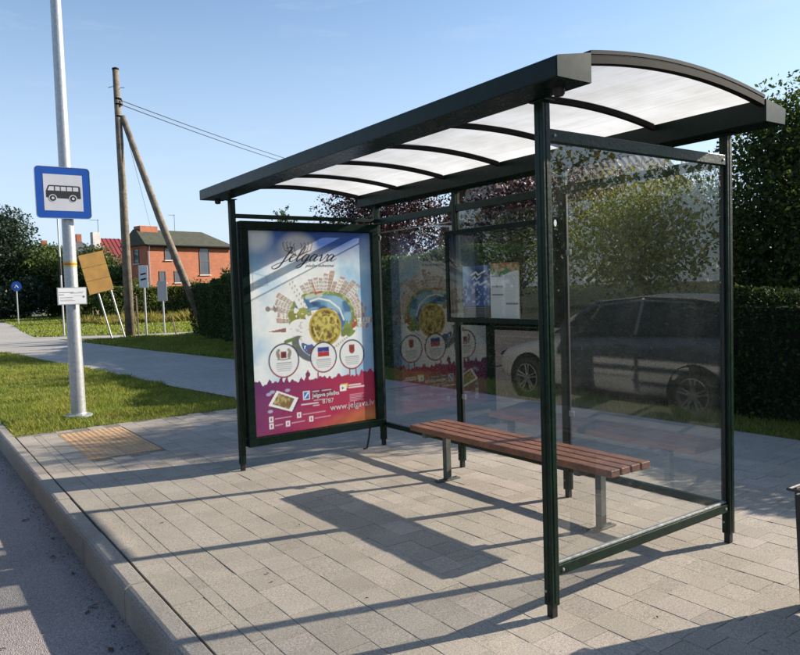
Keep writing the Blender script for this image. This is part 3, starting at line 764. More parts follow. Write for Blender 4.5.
def on_poster(u, v, lift=0.0012):     # u, v as fractions from the top left corner
    return M_X @ Matrix.Translation(((u-0.5)*PWD, (0.5-v)*PHT, lift))
text_mesh('lettering', 'www.jelgava.lv', 0.082, inkw, poster, on_poster(0.60, 0.922))
text_mesh('lettering', 'Jelgava pilsēta', 0.050, inkw, poster, on_poster(0.455, 0.842), weight=0.0012)
text_mesh('lettering', '8787', 0.060, inkw, poster, on_poster(0.535, 0.880))
text_mesh('lettering', 'pilsēta iedvesmai', 0.040, inkd, poster, on_poster(0.44, 0.178), shear=0.45, space=1.05)
# hand-written town name as pen ribbons
def ribbon(paths, width, name, mat, parent, M4):
    mb = MB()
    for pts in paths:
        P = [Vector((p[0], p[1], 0)) for p in pts]; Q = []
        for i in range(len(P)-1):
            p0, p1, p2, p3 = P[max(i-1, 0)], P[i], P[i+1], P[min(i+2, len(P)-1)]
            for k in range(6):
                t_ = k/6; Q.append(0.5*((2*p1)+(p2-p0)*t_+(2*p0-5*p1+4*p2-p3)*t_**2+(3*p1-p0-3*p2+p3)*t_**3))
        Q.append(P[-1]); vs = []
        for i, q in enumerate(Q):
            d = (Q[min(i+1, len(Q)-1)]-Q[max(i-1, 0)]); d = d.normalized() if d.length > 1e-9 else Vector((1, 0, 0))
            nrm = Vector((-d.y, d.x, 0)); w_ = width*(0.35+0.65*max(0.0, -d.y)**0.8+0.1)
            vs += [q+nrm*w_/2, q-nrm*w_/2]
        mb.add(vs, [(2*i, 2*i+1, 2*i+3, 2*i+2) for i in range(len(Q)-1)])
    mb.tf(M4); o = mb.build(name, mat, parent, fix=False); return o
sl = 0.42
def S(pts, ox): return [(ox+x+y*sl, y) for x, y in pts]
word = [S([(0.00, 0.98), (0.22, 1.10), (0.34, 1.0), (0.26, 0.4), (0.14, -0.35), (-0.10, -0.55), (-0.26, -0.40), (-0.05, -0.18), (0.3, 0.02), (0.5, 0.2)], 0),
        S([(0, 0.2), (0.22, 0.36), (0.28, 0.5), (0.16, 0.54), (0.06, 0.3), (0.12, 0.04), (0.28, 0.04), (0.42, 0.2)], 0.46),
        S([(0, 0.2), (0.2, 0.6), (0.28, 1.05), (0.18, 1.12), (0.10, 0.7), (0.08, 0.2), (0.16, 0.02), (0.32, 0.2)], 0.86),
        S([(0.34, 0.5), (0.18, 0.56), (0.04, 0.3), (0.1, 0.04), (0.24, 0.1), (0.36, 0.5), (0.30, 0.0), (0.16, -0.42), (-0.02, -0.5), (-0.04, -0.34), (0.2, -0.1), (0.5, 0.2)], 1.20),
        S([(0.34, 0.5), (0.18, 0.56), (0.04, 0.3), (0.1, 0.04), (0.24, 0.1), (0.36, 0.5), (0.32, 0.1), (0.40, 0.03), (0.52, 0.2)], 1.68),
        S([(0.0, 0.4), (0.10, 0.52), (0.14, 0.3), (0.18, 0.03), (0.32, 0.2), (0.42, 0.5), (0.40, 0.56), (0.54, 0.46)], 2.22),
        S([(0.34, 0.5), (0.18, 0.56), (0.04, 0.3), (0.1, 0.04), (0.24, 0.1), (0.36, 0.5), (0.32, 0.1), (0.42, 0.03), (0.62, 0.24)], 2.72)]
ribbon([[(x*0.168, y*0.115) for x, y in w_] for w_ in word], 0.013, 'lettering', inkd, poster, on_poster(0.235, 0.150))

# two notices inside the board
def paint_notice_blue():
    cv = Canvas(0.72, 1.0, 72, 100); rng = np.random.default_rng(9); shp = cv.u.shape
    n1 = smooth_noise(shp, (6, 4), rng); n2 = smooth_noise(shp, (22, 16), rng)
    k = np.clip((n1-.3)*2, 0, 1)[..., None]; cv.img = s2l((34, 44, 78))*(1-k)+s2l((70, 98, 160))*k
    cv.put(np.clip((n2-.5)*4, 0, 1)*(cv.v > .3)*(cv.v < .75), (172, 194, 224), .7)
    cv.put(np.clip(1-np.hypot((cv.u-.05)/.25, (cv.v-.15)/.3), 0, 1)*1.6, (176, 196, 222))
    for (x0, y0, x1, t_) in ((0.25, 0.17, 0.62, .05), (0.27, 0.26, 0.5, .04), (0.3, 0.36, 0.66, .05)):
        cv.put(cv.line([(x0, y0), (x0+(x1-x0)*.33, y0-.05), (x0+(x1-x0)*.5, y0+.005), (x1, y0-.06)], t_*.6), (222, 222, 226))
    cv.put((cv.v > .77).astype(float), (40, 42, 50))
    for j in range(5): cv.put(cv.line([(0.06+.05*(j % 2), .80+.04*j), (.6, .80+.04*j)], .010), (150, 152, 160), .8)
    return cv
def paint_notice_white():
    cv = Canvas(0.72, 1.0, 72, 100); rng = np.random.default_rng(2); shp = cv.u.shape
    cv.img[:] = s2l((222, 222, 224))
    n2 = smooth_noise(shp, (16, 12), rng)
    hd = (cv.v < .19+.04*np.sin(cv.u*7)).astype(float)
    cv.put(hd, (84, 128, 70)); cv.put(hd*np.clip((n2-.5)*5, 0, 1), (196, 158, 120)); cv.put(hd*(cv.v < .1)*np.clip((.55-n2)*5, 0, 1), (176, 96, 66))
    for j in range(34):
        y_ = .23+.022*j
        for c0 in (0.03, 0.38): cv.put(cv.line([(c0, y_), (c0+.22+.08*rng.random(), y_)], .006), (120, 122, 128), .6)
    for (x, y_) in ((0.03, .22), (.03, .41), (.03, .56), (.4, .72)): cv.put(cv.rect(x, y_, x+.3, y_+.03), (112, 106, 116))
    return cv
def M_B(x, z, yy=1.4145, rz=0.0):
    return Matrix(((1, 0, 0, x), (0, 0, -1, yy), (0, 1, 0, z), (0, 0, 0, 1))) @ Matrix.Rotation(rz, 4, 'Z')
o = canvas_object('notice', paint_notice_blue(), 0.310, 0.415, M_B(-2.062, 1.464, rz=0.006), MT['print']); tag(o, 'dark blue printed notice on the left inside the notice board', 'notice')
o = canvas_object('notice', paint_notice_white(), 0.302, 0.420, M_B(-1.738, 1.470, rz=-0.008), MT['print']); tag(o, 'white text sheet with green picture heading inside the notice board', 'notice')

# ------------------------------------------------------------------ bench
bench = thing('bench', 'low bench with four reddish brown wooden slats inside the bus shelter', 'bench', (-1.30, 1.043, 0))
for k in range(4):
    y0 = 0.865-1.043+k*0.0925
    MB().box(-0.954, 0.955, y0, y0+0.079, 0.406+rnd.uniform(-.001, .001), 0.449+rnd.uniform(-.001, .001)).build('slat', MT['slat'], bench, bevel=0.005)
for xl in (-2.101+1.30, -0.613+1.30):
    l = MB().box(xl-0.022, xl+0.022, 0.035, 0.085, 0.012, 0.366).build('leg', MT['leg'], bench, bevel=0.003)
    MB().box(xl-0.022, xl+0.022, -0.16, 0.17, 0.367, 0.405).build('bearer', MT['leg'], l, bevel=0.003)
    MB().box(xl-0.028, xl+0.028, -0.05, 0.17, 0.0, 0.0115).build('foot_plate', MT['leg'], l, bevel=0.002)
    for yy in (-0.03, 0.15):
        MB().lathe([(0, 0.02), (0.008, 0.02), (0.009, 0.0115)], 6, lambda r, z, c, s: (xl+r*c, yy+r*s, z)).build('bolt', MT['alu'], l)

# ------------------------------------------------------------------ litter bin at the right edge
lb = thing('litter_bin', 'black metal litter bin cut off at the right edge of the picture', 'litter bin', (0.818, 0.985, 0))
binm = surf('bin_black_metal', (0.014, 0.014, 0.014), (0.022, 0.021, 0.02), rough=0.45, scale=10, rvar=0.2, bump=0.08)
for k, xx in enumerate((-0.147, 0.147)):
    s_ = -1 if k == 0 else 1
    MB().prism([(-0.10, 0.0), (-0.115, 0.565), (0.115, 0.565), (0.10, 0.0)], 0, 0.012, lambda p, q, a: (xx+s_*(a-0.006)+s_*0.018*(q/0.565), p, q)).build('side_panel', binm, lb, bevel=0.003)
bd = MB()
def ringp(hx, hy, z): return [(-hx, -hy, z), (hx, -hy, z), (hx, hy, z), (-hx, hy, z)]
bd.add(ringp(.128, .145, .13)+ringp(.146, .165, .55)+ringp(.138, .157, .55)+ringp(.12, .137, .14),
       [(0, 1, 2, 3)]+[(i, (i+1) % 4, 4+(i+1) % 4, 4+i) for i in range(4)]+[(4+i, 4+(i+1) % 4, 8+(i+1) % 4, 8+i) for i in range(4)]+[(8+i, 8+(i+1) % 4, 12+(i+1) % 4, 12+i) for i in range(4)]+[(12, 13, 14, 15)])
bd.build('body', binm, lb, bevel=0.004)
rim = MB()
for a, b in (((-.172, -.17), (.172, -.17)), ((.172, -.17), (.172, .17)), ((.172, .17), (-.172, .17)), ((-.172, .17), (-.172, -.17))):
    rim.tube([(a[0], a[1], .568), (b[0], b[1], .568)], 0.007, 6)
rim.build('rim', binm, lb)

# ------------------------------------------------------------------ bus stop sign on a lamp post
lp = thing('bus_stop_pole', 'tall galvanised pole with blue bus stop sign on the grass verge', 'bus stop pole', (-7.534, -0.52, 0))
MB().lathe([(0.090, 0.0), (0.086, 0.6), (0.079, 1.5), (0.070, 3.3), (0.060, 5.6), (0.045, 8.0)], 28).build('pole', MT['galv'], lp, smooth=True)
MB().lathe([(0.0, 0.0), (0.165, 0.0), (0.165, 0.022), (0.10, 0.034), (0.092, 0.05)], 28, lambda r, z, c, s: (r*c, r*s, z+0.025)).build('base_plate', MT['galv'], lp)
MB().lathe([(0.0785, 1.925), (0.0785, 1.985)], 28).build('yellow_band', surf('yellow_tape', (0.55, 0.38, 0.03), rough=0.5), lp, smooth=True)
MB().lathe([(0.0795, 1.948), (0.0795, 1.962)], 28).build('red_band', surf('red_tape', (0.45, 0.06, 0.03), rough=0.5), lp, smooth=True)
def rrect(w, h, r, n=6):
    out = []
    for cx_, cy__, a0 in ((w/2-r, h/2-r, 0), (-w/2+r, h/2-r, 90), (-w/2+r, -h/2+r, 180), (w/2-r, -h/2+r, 270)):
        for k in range(n+1):
            a = math.radians(a0+90*k/n); out.append((cx_+r*math.cos(a), cy__+r*math.sin(a)))
    return out
SX = 0.118; SY = -0.055; SZ = 2.832
fX = lambda p, q, a: (SX+a, SY+p, SZ+q)
sg = MB().prism(rrect(0.628, 0.628, 0.045), -0.012, 0.0, fX).build('sign_panel', MT['signblue'], lp)
ed = MB(); outr = rrect(0.634, 0.634, 0.048); inr = rrect(0.622, 0.622, 0.042); n = len(outr)
ed.add([fX(p, q, -0.014) for p, q in outr]+[fX(p, q, 0.003) for p, q in outr]+[fX(p, q, 0.003) for p, q in inr]+[fX(p, q, -0.014) for p, q in inr],
       [(a*n+i, a*n+(i+1) % n, ((a+1) % 4)*n+(i+1) % n, ((a+1) % 4)*n+i) for a in range(4) for i in range(n)])
ed.build('sign_edge', MT['galv'], sg)
MB().prism([(-.222, -.222), (.222, -.222), (.222, .222), (-.222, .222)], 0.0006, 0.002, fX).build('sign_field', MT['signgrey'], sg)
bus = [(-.195, -.062), (-.195, .015), (-.168, .082), (-.158, .088), (.178, .088), (.195, .075), (.200, -.066), (.150, -.072), (-.14, -.068)]
MB().prism(bus, 0.0026, 0.0036, fX).build('bus_pictogram', MT['ink'], sg)
for (a, b) in ((-.158, -.106), (-.092, -.040), (-.028, .030), (.042, .098), (.110, .172)):
    q = [(a-(.02 if a < -.15 else 0), .022), (b, .022), (b, .072), (a+(.0 if a < -.15 else 0), .072)]
    MB().prism(q, 0.0040, 0.0048, fX).build('pictogram_window', MT['signgrey'], sg)
for cx_ in (-.122, .108):
    MB().prism([(cx_+.046*math.cos(t_*math.pi/12), -.070+.046*math.sin(t_*math.pi/12)) for t_ in range(24)], 0.0040, 0.0046, fX).build('pictogram_wheel_arch', MT['signgrey'], sg)
    w_ = MB().prism([(cx_+.036*math.cos(t_*math.pi/12), -.070+.036*math.sin(t_*math.pi/12)) for t_ in range(24)], 0.0050, 0.0056, fX).build('pictogram_wheel', MT['ink'], sg)
    MB().prism([(cx_+.016*math.cos(t_*math.pi/8), -.070+.016*math.sin(t_*math.pi/8)) for t_ in range(16)], 0.0060, 0.0066, fX).build('pictogram_hub', MT['signgrey'], sg)
for z in (2.72, 2.95, 1.55):
    MB().box(0.06, SX-0.014, -0.115, 0.115, z-0.02, z+0.02).build('bracket', MT['galv'], lp)
fT = lambda p, q, a: (0.114+a, -0.022+p, 1.556+q)
tt = MB().prism([(-.170, -.108), (.170, -.108), (.170, .108), (-.170, .108)], 0.0, 0.012, fT).build('timetable_plate', MT['galv'], lp)
MB().prism([(-.160, -.099), (.160, -.099), (.160, .099), (-.160, .099)], 0.0122, 0.0135, fT).build('timetable_sheet', MT['white'], tt)
pl_ = MB()
for (x0, x1, yy, hh) in ((-.15, .02, .042, .007), (-.02, .125, .033, .006), (-.15, -.095, .014, .008), (-.14, .005, -.022, .006), (.07, .14, .05, .003), (-.14, .0, -.05, .003), (-.14, .03, -.06, .003), (.02, .12, -.0, .002)):
    pl_.prism([(x0, yy), (x1, yy), (x1, yy+hh), (x0, yy+hh)], 0.014, 0.0144, fT)
pl_.prism([(.132+.014*math.cos(k*math.pi/8), -.012+.014*math.sin(k*math.pi/8)) for k in range(16)], 0.014, 0.0144, fT)
pl_.build('printed_lines', surf('grey_print', (0.16, 0.16, 0.18), rough=0.6), tt)

# ------------------------------------------------------------------ vegetation helpers
def quads_mesh(name, V, mat, parent=None, loop=4):
    """V: (N, loop, 3) array of small separate faces"""
    me = bpy.data.meshes.new(name); n = len(V)*loop
    me.vertices.add(n); me.vertices.foreach_set('co', V.reshape(-1).astype(np.float32))
    me.loops.add(n); me.loops.foreach_set('vertex_index', np.arange(n, dtype=np.int32))
    me.polygons.add(len(V)); me.polygons.foreach_set('loop_start', np.arange(0, n, loop, dtype=np.int32))
    me.update(calc_edges=True)
    return link(name, me, parent, mat)

def leaf_quads(P, size, rng, aspect=0.55, up=0.0, svar=0.35):
    n = len(P)
    a = rng.normal(size=(n, 3)); a[:, 2] -= 0.25; a /= np.linalg.norm(a, axis=1)[:, None]
    nr = rng.normal(size=(n, 3)); nr[:, 2] += up
    b = np.cross(a, nr); b /= np.linalg.norm(b, axis=1)[:, None]+1e-9
    c = np.cross(a, b)
    s = (size*(1+svar*rng.normal(size=n)).clip(0.4, 1.9))[:, None]
    return np.stack([P-a*s*0.5, P+b*s*aspect*0.5+c*s*0.06, P+a*s*0.5, P-b*s*aspect*0.5+c*s*0.06], 1)

def wob(seed):
    r = np.random.default_rng(seed); K = r.normal(size=(6, 3)); ph = r.random(6)*6.28; am = 1/np.linalg.norm(K, axis=1)
    return lambda P, s: sum(np.sin(P@(k*s)+p)*0.4 for k, p in zip(K, ph))

def tree(name, label, cat, loc, h, rad, mat, seed, nleaf, lsize, ntrunk=1, tr=0.09, zlow=0.25, clumps=40, group=None, spread=0.30, twigs=0):
    """trunk and limbs carrying leaf clumps; rad = (rx, ry) crown radii; the crown starts at zlow*h"""
    rng = np.random.default_rng(seed); R = random.Random(seed)
    root = thing(name, label, cat, loc, 0, group)
    cz = h*(1+zlow)/2; rz = h*(1-zlow)/2
    C = []
    while len(C) < clumps:
        p = rng.uniform(-1, 1, 3); d = np.linalg.norm(p)
        if d > 1 or (d < 0.45 and rng.random() < 0.6): continue
        tap = 1.0-0.30*max(p[2], 0)
        C.append((p[0]*rad[0]*tap*0.86, p[1]*rad[1]*tap*0.86, cz+p[2]*rz*0.88))
    C = np.array(C)
    mt = MB()
    for k in range(ntrunk):
        ox, oy = (0, 0) if ntrunk == 1 else (R.uniform(-.25, .25), R.uniform(-.25, .25))
        pts = [(ox+R.gauss(0, .03)*i+ox*i*0.25, oy+R.gauss(0, .03)*i+oy*i*0.25, h*0.80*i/6-0.05*(i == 0)) for i in range(7)]
        mt.tube(pts, [tr*(1-0.13*i) for i in range(7)], 8)
    mt.build('trunk', MT['bark'], root, smooth=True)
    ml = MB()
    for c in C:
        z0 = max(0.12*h, min(c[2]*R.uniform(0.35, 0.75), 0.72*h)); b = Vector((0, 0, z0)); t = Vector(c)
        mid = b.lerp(t, 0.5)+Vector((R.gauss(0, .1), R.gauss(0, .1), 0.08*h*0.5))
        ml.tube([b, mid, t], [tr*0.38, tr*0.22, tr*0.06], 5)
    rc = spread*min(rad[0], rad[1], rz)
    sz = rng.uniform(0.6, 1.35, len(C))
    pick = rng.choice(len(C), nleaf, p=sz**2/np.sum(sz**2))
    g_ = rng.normal(size=(nleaf, 3)); gl_ = np.linalg.norm(g_, axis=1)[:, None]; g_ *= np.minimum(gl_, 1.9)/gl_
    P = C[pick]+g_*(rc*sz[pick])[:, None]*np.array([1, 1, 0.75])
    if twigs:     # shoots sticking out of the outline
        ex = []
        for i in range(twigs):
            c = C[rng.integers(len(C))]; d = rng.normal(size=3); d[2] = abs(d[2])*1.3+0.3; d /= np.linalg.norm(d)
            ln = rng.uniform(1.2, 2.6)*rc; t_ = rng.random(26)
            ex.append(c+d*(rc*0.5)+np.outer(t_, d)*ln+rng.normal(size=(26, 3))*0.035)
            e0 = c+d*(rc*0.1); e1 = c+d*(rc*0.5+ln*0.98); ml.tube([e0, (e0+e1)/2, e1], [0.010, 0.007, 0.004], 4)
        P = np.vstack([P]+ex)
    ml.build('limbs', MT['bark'], root, smooth=True)
    P = P[P[:, 2] > (0.12*h if zlow > 0.05 else 0.02)]
    quads_mesh('crown', leaf_quads(P, lsize, rng), mat, root)
    return root

def hedge(name, label, line, depth, hfun, mat, seed, dens, lsize, shaggy=0.07, group=None):
    """clipped hedge along a polyline (front edge), leaves on an uneven skin round a solid dark core that blocks light"""
    rng = np.random.default_rng(seed); root = thing(name, label, 'hedge', (line[0][0], line[0][1], 0), 0, group)
    ox, oy = line[0]; W = wob(seed); LV = []; core = MB(); acc = 0.0
    for (ax, ay), (bx, by) in zip(line[:-1], line[1:]):
        ln = math.hypot(bx-ax, by-ay); dx, dy = (bx-ax)/ln, (by-ay)/ln; nx, ny = dy, -dx       # normal to one side
        if ny > 0: nx, ny = -nx, -ny                                                            # front faces -Y
        def emit(n, s, d, z):
            return np.stack([ax-ox+dx*s-nx*d, ay-oy+dy*s-ny*d, z], 1)
        hm = (hfun(0)+hfun(1))/2
        for kind, area in (('front', ln*hm), ('top', ln*depth), ('back', ln*hm*0.5), ('end', depth*hm*2)):
            n = int(area*dens); s = rng.random(n)*ln; hh = np.array([hfun(q) for q in s/ln]); z = rng.random(n)*hh; d = rng.random(n)*depth
            sk = np.abs(rng.normal(size=n))*shaggy
            if kind == 'front': d = -0.03+sk
            elif kind == 'back': d = depth-sk
            elif kind == 'top': z = hh-sk+0.02
            else: s = np.where(rng.random(n) < 0.5, sk, ln-sk)
            P = emit(n, s, d, z)
            q = W(P+np.array([acc, 0, 0]), 1.7)*0.07+W(P, 5.5)*0.03
            P[:, 0] += nx*q; P[:, 1] += ny*q; P[:, 2] += q*0.8
            P[:, 2] = np.maximum(P[:, 2], 0.01)
            LV.append(P)
        i = 0.16
        for k in range(6):
            t0, t1 = k/6, (k+1)/6; h0, h1 = hfun(t0)-i, hfun(t1)-i
            s0, s1 = max(i, ln*t0), min(ln-i, ln*t1)
            def E_(s, d, z): return (ax-ox+dx*s-nx*d, ay-oy+dy*s-ny*d, z)
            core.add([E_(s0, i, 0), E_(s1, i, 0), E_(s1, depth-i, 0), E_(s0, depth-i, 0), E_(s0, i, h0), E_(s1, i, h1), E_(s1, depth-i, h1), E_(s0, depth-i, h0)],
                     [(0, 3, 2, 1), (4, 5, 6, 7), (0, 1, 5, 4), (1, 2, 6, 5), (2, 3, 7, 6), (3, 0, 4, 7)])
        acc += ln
    core.build('light_block_core', MT['core'], root)  # solid dark box added inside the leaf skin to block light
    quads_mesh('foliage', leaf_quads(np.vstack(LV), lsize, rng), mat, root)
    return root

def inpoly(P, poly):
    x, y = P[:, 0], P[:, 1]; ins = np.zeros(len(P), bool); n = len(poly)
    for i in range(n):
        x0, y0 = poly[i]; x1, y1 = poly[(i+1) % n]
        if y0 == y1: continue
        ins ^= ((y0 > y) != (y1 > y)) & (x < (x1-x0)*(y-y0)/(y1-y0)+x0)
    return ins

def grass(name, label, poly, n, hgt, mat, seed, width=0.006, z=-0.025, lean=0.45, tuft=0.5, near=None):
    rng = np.random.default_rng(seed); xs = [p[0] for p in poly]; ys = [p[1] for p in poly]
    out = []; tot = 0; W = wob(seed)
    while tot < n:
        P = np.stack([rng.uniform(min(xs), max(xs), n), rng.uniform(min(ys), max(ys), n)], 1)
        if near is not None:      # thin out with distance from the viewer's side
            k = near/np.maximum(near, np.hypot(P[:, 0]-2.2, P[:, 1]+2.3)); P = P[rng.random(len(P)) < k**1.2]
        P = P[inpoly(P, poly)]
        out.append(P); tot += len(P)
    P = np.vstack(out)[:n]; P3 = np.column_stack([P, np.full(len(P), z)])
    q = W(P3, 2.2); hh = hgt*(0.55+0.6*rng.random(len(P)))*(1+tuft*np.clip(q, -0.7, 1.2)); 
    th = rng.random(len(P))*6.283; wv = np.stack([np.cos(th), np.sin(th), np.zeros(len(P))], 1)*width
    l_ = rng.normal(size=(len(P), 2))*lean
    tip = P3+np.column_stack([l_*hh[:, None], hh*(1-0.25*np.clip(np.hypot(l_[:, 0], l_[:, 1]), 0, 1.5))])
    dist = np.hypot(P[:, 0]-2.2, P[:, 1]+2.3); wv *= np.clip(dist/12, 0.8, 4)[:, None]
    mid = P3*0.45+tip*0.55; mid[:, :2] -= l_*hh[:, None]*0.12
    V = np.stack([P3-wv, P3+wv, mid+wv*0.7, tip, mid-wv*0.7], 1)
    o = quads_mesh(name, V, mat, None, 5)
    return tag(o, label, 'grass', kind='stuff')

LF = {}
LF['hedge'] = foliage('hedge_leaf', [(0.0, (0.018, 0.038, 0.010)), (0.5, (0.034, 0.064, 0.016)), (1.0, (0.06, 0.095, 0.024))], 0.30)
LF['dark'] = foliage('dark_hedge_leaf', [(0.0, (0.012, 0.024, 0.010)), (0.6, (0.024, 0.044, 0.016)), (0.96, (0.036, 0.060, 0.020)), (1.0, (0.12, 0.15, 0.03))], 0.22, spec=0.08, rough=0.7)
LF['plum'] = foliage('plum_leaf', [(0.0, (0.016, 0.008, 0.010)), (0.6, (0.030, 0.013, 0.013)), (0.92, (0.055, 0.024, 0.020)), (1.0, (0.14, 0.075, 0.055))], 0.16, (1.8, 0.95, 0.8))
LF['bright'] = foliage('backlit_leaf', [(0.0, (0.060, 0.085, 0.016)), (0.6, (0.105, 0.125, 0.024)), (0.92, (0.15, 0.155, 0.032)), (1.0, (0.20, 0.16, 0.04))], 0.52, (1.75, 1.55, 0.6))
LF['apple'] = foliage('apple_leaf', [(0.0, (0.020, 0.036, 0.014)), (0.7, (0.036, 0.056, 0.020)), (0.95, (0.06, 0.08, 0.025)), (1.0, (0.24, 0.25, 0.06))], 0.42, spec=0.12, rough=0.6)
LF['far'] = foliage('far_tree_leaf', [(0.0, (0.030, 0.058, 0.016)), (0.6, (0.055, 0.090, 0.024)), (1.0, (0.10, 0.125, 0.034))], 0.32)
LF['farlite'] = foliage('far_shrub_leaf', [(0.0, (0.050, 0.080, 0.020)), (0.6, (0.085, 0.118, 0.030)), (1.0, (0.15, 0.15, 0.045))], 0.36)
LF['conifer'] = foliage('conifer_needles', [(0.0, (0.012, 0.026, 0.014)), (1.0, (0.030, 0.052, 0.024))], 0.15)
LF['grass'] = foliage('grass_blade', [(0.0, (0.095, 0.145, 0.022)), (0.5, (0.155, 0.205, 0.034)), (0.8, (0.22, 0.22, 0.055)), (1.0, (0.40, 0.33, 0.14))], 0.40, patch=(0.30, 0.25, 0.085))
LF['meadow'] = foliage('meadow_blade', [(0.0, (0.12, 0.165, 0.028)), (0.6, (0.19, 0.225, 0.042)), (0.9, (0.25, 0.25, 0.065)), (1.0, (0.36, 0.29, 0.10))], 0.40)
LF['weed'] = foliage('dry_weed', [(0.0, (0.14, 0.14, 0.035)), (0.6, (0.21, 0.18, 0.055)), (1.0, (0.30, 0.22, 0.08))], 0.40)

# ---- grass
VERGE = [(-6.745, -1.335), (-6.755, -0.6), (-6.735, 0.2), (-6.75, 1.36), (-7.77, 1.65), (-9.9, 1.38), (-14.84, 1.01), (-19.0, 0.58), (-22.5, 0.16), (-30, -0.57), (-39, -1.30)]
grass('verge_grass', 'short lawn grass on the verge beside the kerb', VERGE, 85000, 0.075, LF['grass'], 3, width=0.0045, near=9)
STRIP = [(3.5, 4.405), (-6.77, 4.405), (-9.5, 4.31), (-13.8, 4.09), (-18.5, 3.59), (-25.2, 3.04), (-26.6, 5.6), (-25.9, 9.0), (-24.8, 7.2), (-18.2, 6.3), (-7, 5.3), (3.5, 5.15)]
grass('hedge_grass', 'strip of grass along the foot of the hedges', STRIP, 60000, 0.11, LF['grass'], 5, width=0.006, near=9)
MEADOW = [(-28.7, 5.7), (-31.8, 2.46), (-40, 2.97), (-51, 3.97), (-64, 4.5), (-75, 6), (-75, 30), (-45, 40), (-27, 16), (-27.6, 9.0)]
grass('meadow_grass', 'bright green meadow between the path and the houses', MEADOW, 90000, 0.14, LF['meadow'], 8, width=0.010, tuft=0.3)
WEEDS = [(-40, 8.0), (-47, 7.0), (-52, 10.5), (-47, 16), (-40, 14)]
grass('tall_weeds', 'yellowish tall weeds in front of the brick house hedge', WEEDS, 9000, 0.55, LF['weed'], 9, width=0.010, tuft=0.5)

# ---- hedges and trees behind the shelter
hedge('hedge', 'tall clipped green hedge behind the path left of the shelter', [(-24.7, 6.95), (-18.2, 6.05), (-6.3, 5.12)], 1.15, lambda t: 1.92+0.22*t, LF['hedge'], 11, 1250, 0.062)
hedge('hedge', 'low dark hedge behind the pavement at the right edge', [(-6.1, 5.22), (3.4, 4.98)], 1.0, lambda t: 1.36-0.03*t, LF['dark'], 12, 2600, 0.045)
tree('shrub', 'loose green shrub growing out of the hedge beside the poster case', 'shrub', (-20.6, 7.1, 0), 2.75, (1.1, 0.7), LF['hedge'], 21, 5200, 0.075, ntrunk=3, tr=0.04, zlow=0.1, clumps=26, twigs=22)
tree('plum_tree', 'dark purple leaved plum tree rising above the poster', 'tree', (-15.6, 9.9, 0), 5.0, (2.5, 2.0), LF['plum'], 22, 24000, 0.085, tr=0.10, zlow=0.2, clumps=60, twigs=60, spread=0.27)
tree('plum_tree', 'dark purple leaved plum tree behind the notice board', 'tree', (-9.6, 9.8, 0), 4.3, (2.6, 1.7), LF['plum'], 23, 26000, 0.085, tr=0.10, zlow=0.2, clumps=60, twigs=30, spread=0.30)
tree('sapling', 'thin sparse sapling showing above the left of the poster', 'tree', (-19.0, 8.1, 0), 4.3, (0.9, 0.8), LF['hedge'], 24, 900, 0.07, tr=0.035, zlow=0.3, clumps=22, twigs=26, spread=0.22)
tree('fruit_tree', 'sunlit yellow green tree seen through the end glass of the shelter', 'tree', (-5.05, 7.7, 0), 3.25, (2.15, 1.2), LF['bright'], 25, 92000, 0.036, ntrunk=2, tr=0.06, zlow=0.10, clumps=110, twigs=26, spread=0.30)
tree('apple_tree', 'large dark tree with dense leaves at the right edge', 'tree', (-2.55, 8.1, 0), 4.25, (1.40, 1.4), LF['apple'], 26, 50000, 0.064, tr=0.12, zlow=0.10, clumps=90, twigs=12, spread=0.26)
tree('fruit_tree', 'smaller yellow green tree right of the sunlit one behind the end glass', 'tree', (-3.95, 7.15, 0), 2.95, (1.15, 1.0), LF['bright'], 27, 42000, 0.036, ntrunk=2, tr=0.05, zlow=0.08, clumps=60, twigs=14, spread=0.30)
# ------------------------------------------------------------------ house behind the garden trees
def roofmat(name, c1, c2, ribs=0.0):
    return surf(name, c1, c2, rough=0.6, scale=3, bump=0.3, bscale=20)
tileM = roofmat('brown_roof_sheet', (0.16, 0.115, 0.085), (0.11, 0.085, 0.07))
plast = surf('pale_render', (0.62, 0.60, 0.56), (0.54, 0.52, 0.48), rough=0.9, scale=2, bump=0.1)
def winobj(par, M4, w, h, frame, pane_m, sill=True):
    """window with frame, pane and sill; M4 maps (x right, y up, z out)"""
    f = MB(); t = 0.06
    f.box(-w/2, w/2, -h/2, -h/2+t, 0.002, 0.05).box(-w/2, w/2, h/2-t, h/2, 0.002, 0.05).box(-w/2, -w/2+t, -h/2+t, h/2-t, 0.002, 0.05).box(w/2-t, w/2, -h/2+t, h/2-t, 0.002, 0.05)
    if h > 1.6: f.box(-w/2+t, w/2-t, 0.0, 0.05, 0.014, 0.045)
    o = f.tf(M4).build('window', frame, par)
    MB().box(-w/2+t, w/2-t, -h/2+t, h/2-t, 0.003, 0.012).tf(M4).build('pane', pane_m, o)
    if sill: MB().box(-w/2-0.08, w/2+0.08, -h/2-0.07, -h/2-0.002, 0.002, 0.12).tf(M4).build('sill', plast, o)
    return o
MT['winpane'] = surf('window_pane', (0.045, 0.055, 0.075), (0.07, 0.08, 0.10), rough=0.06, scale=0.8, spec=0.9)
MT['winframe'] = surf('dark_window_frame', (0.10, 0.075, 0.06), rough=0.6)

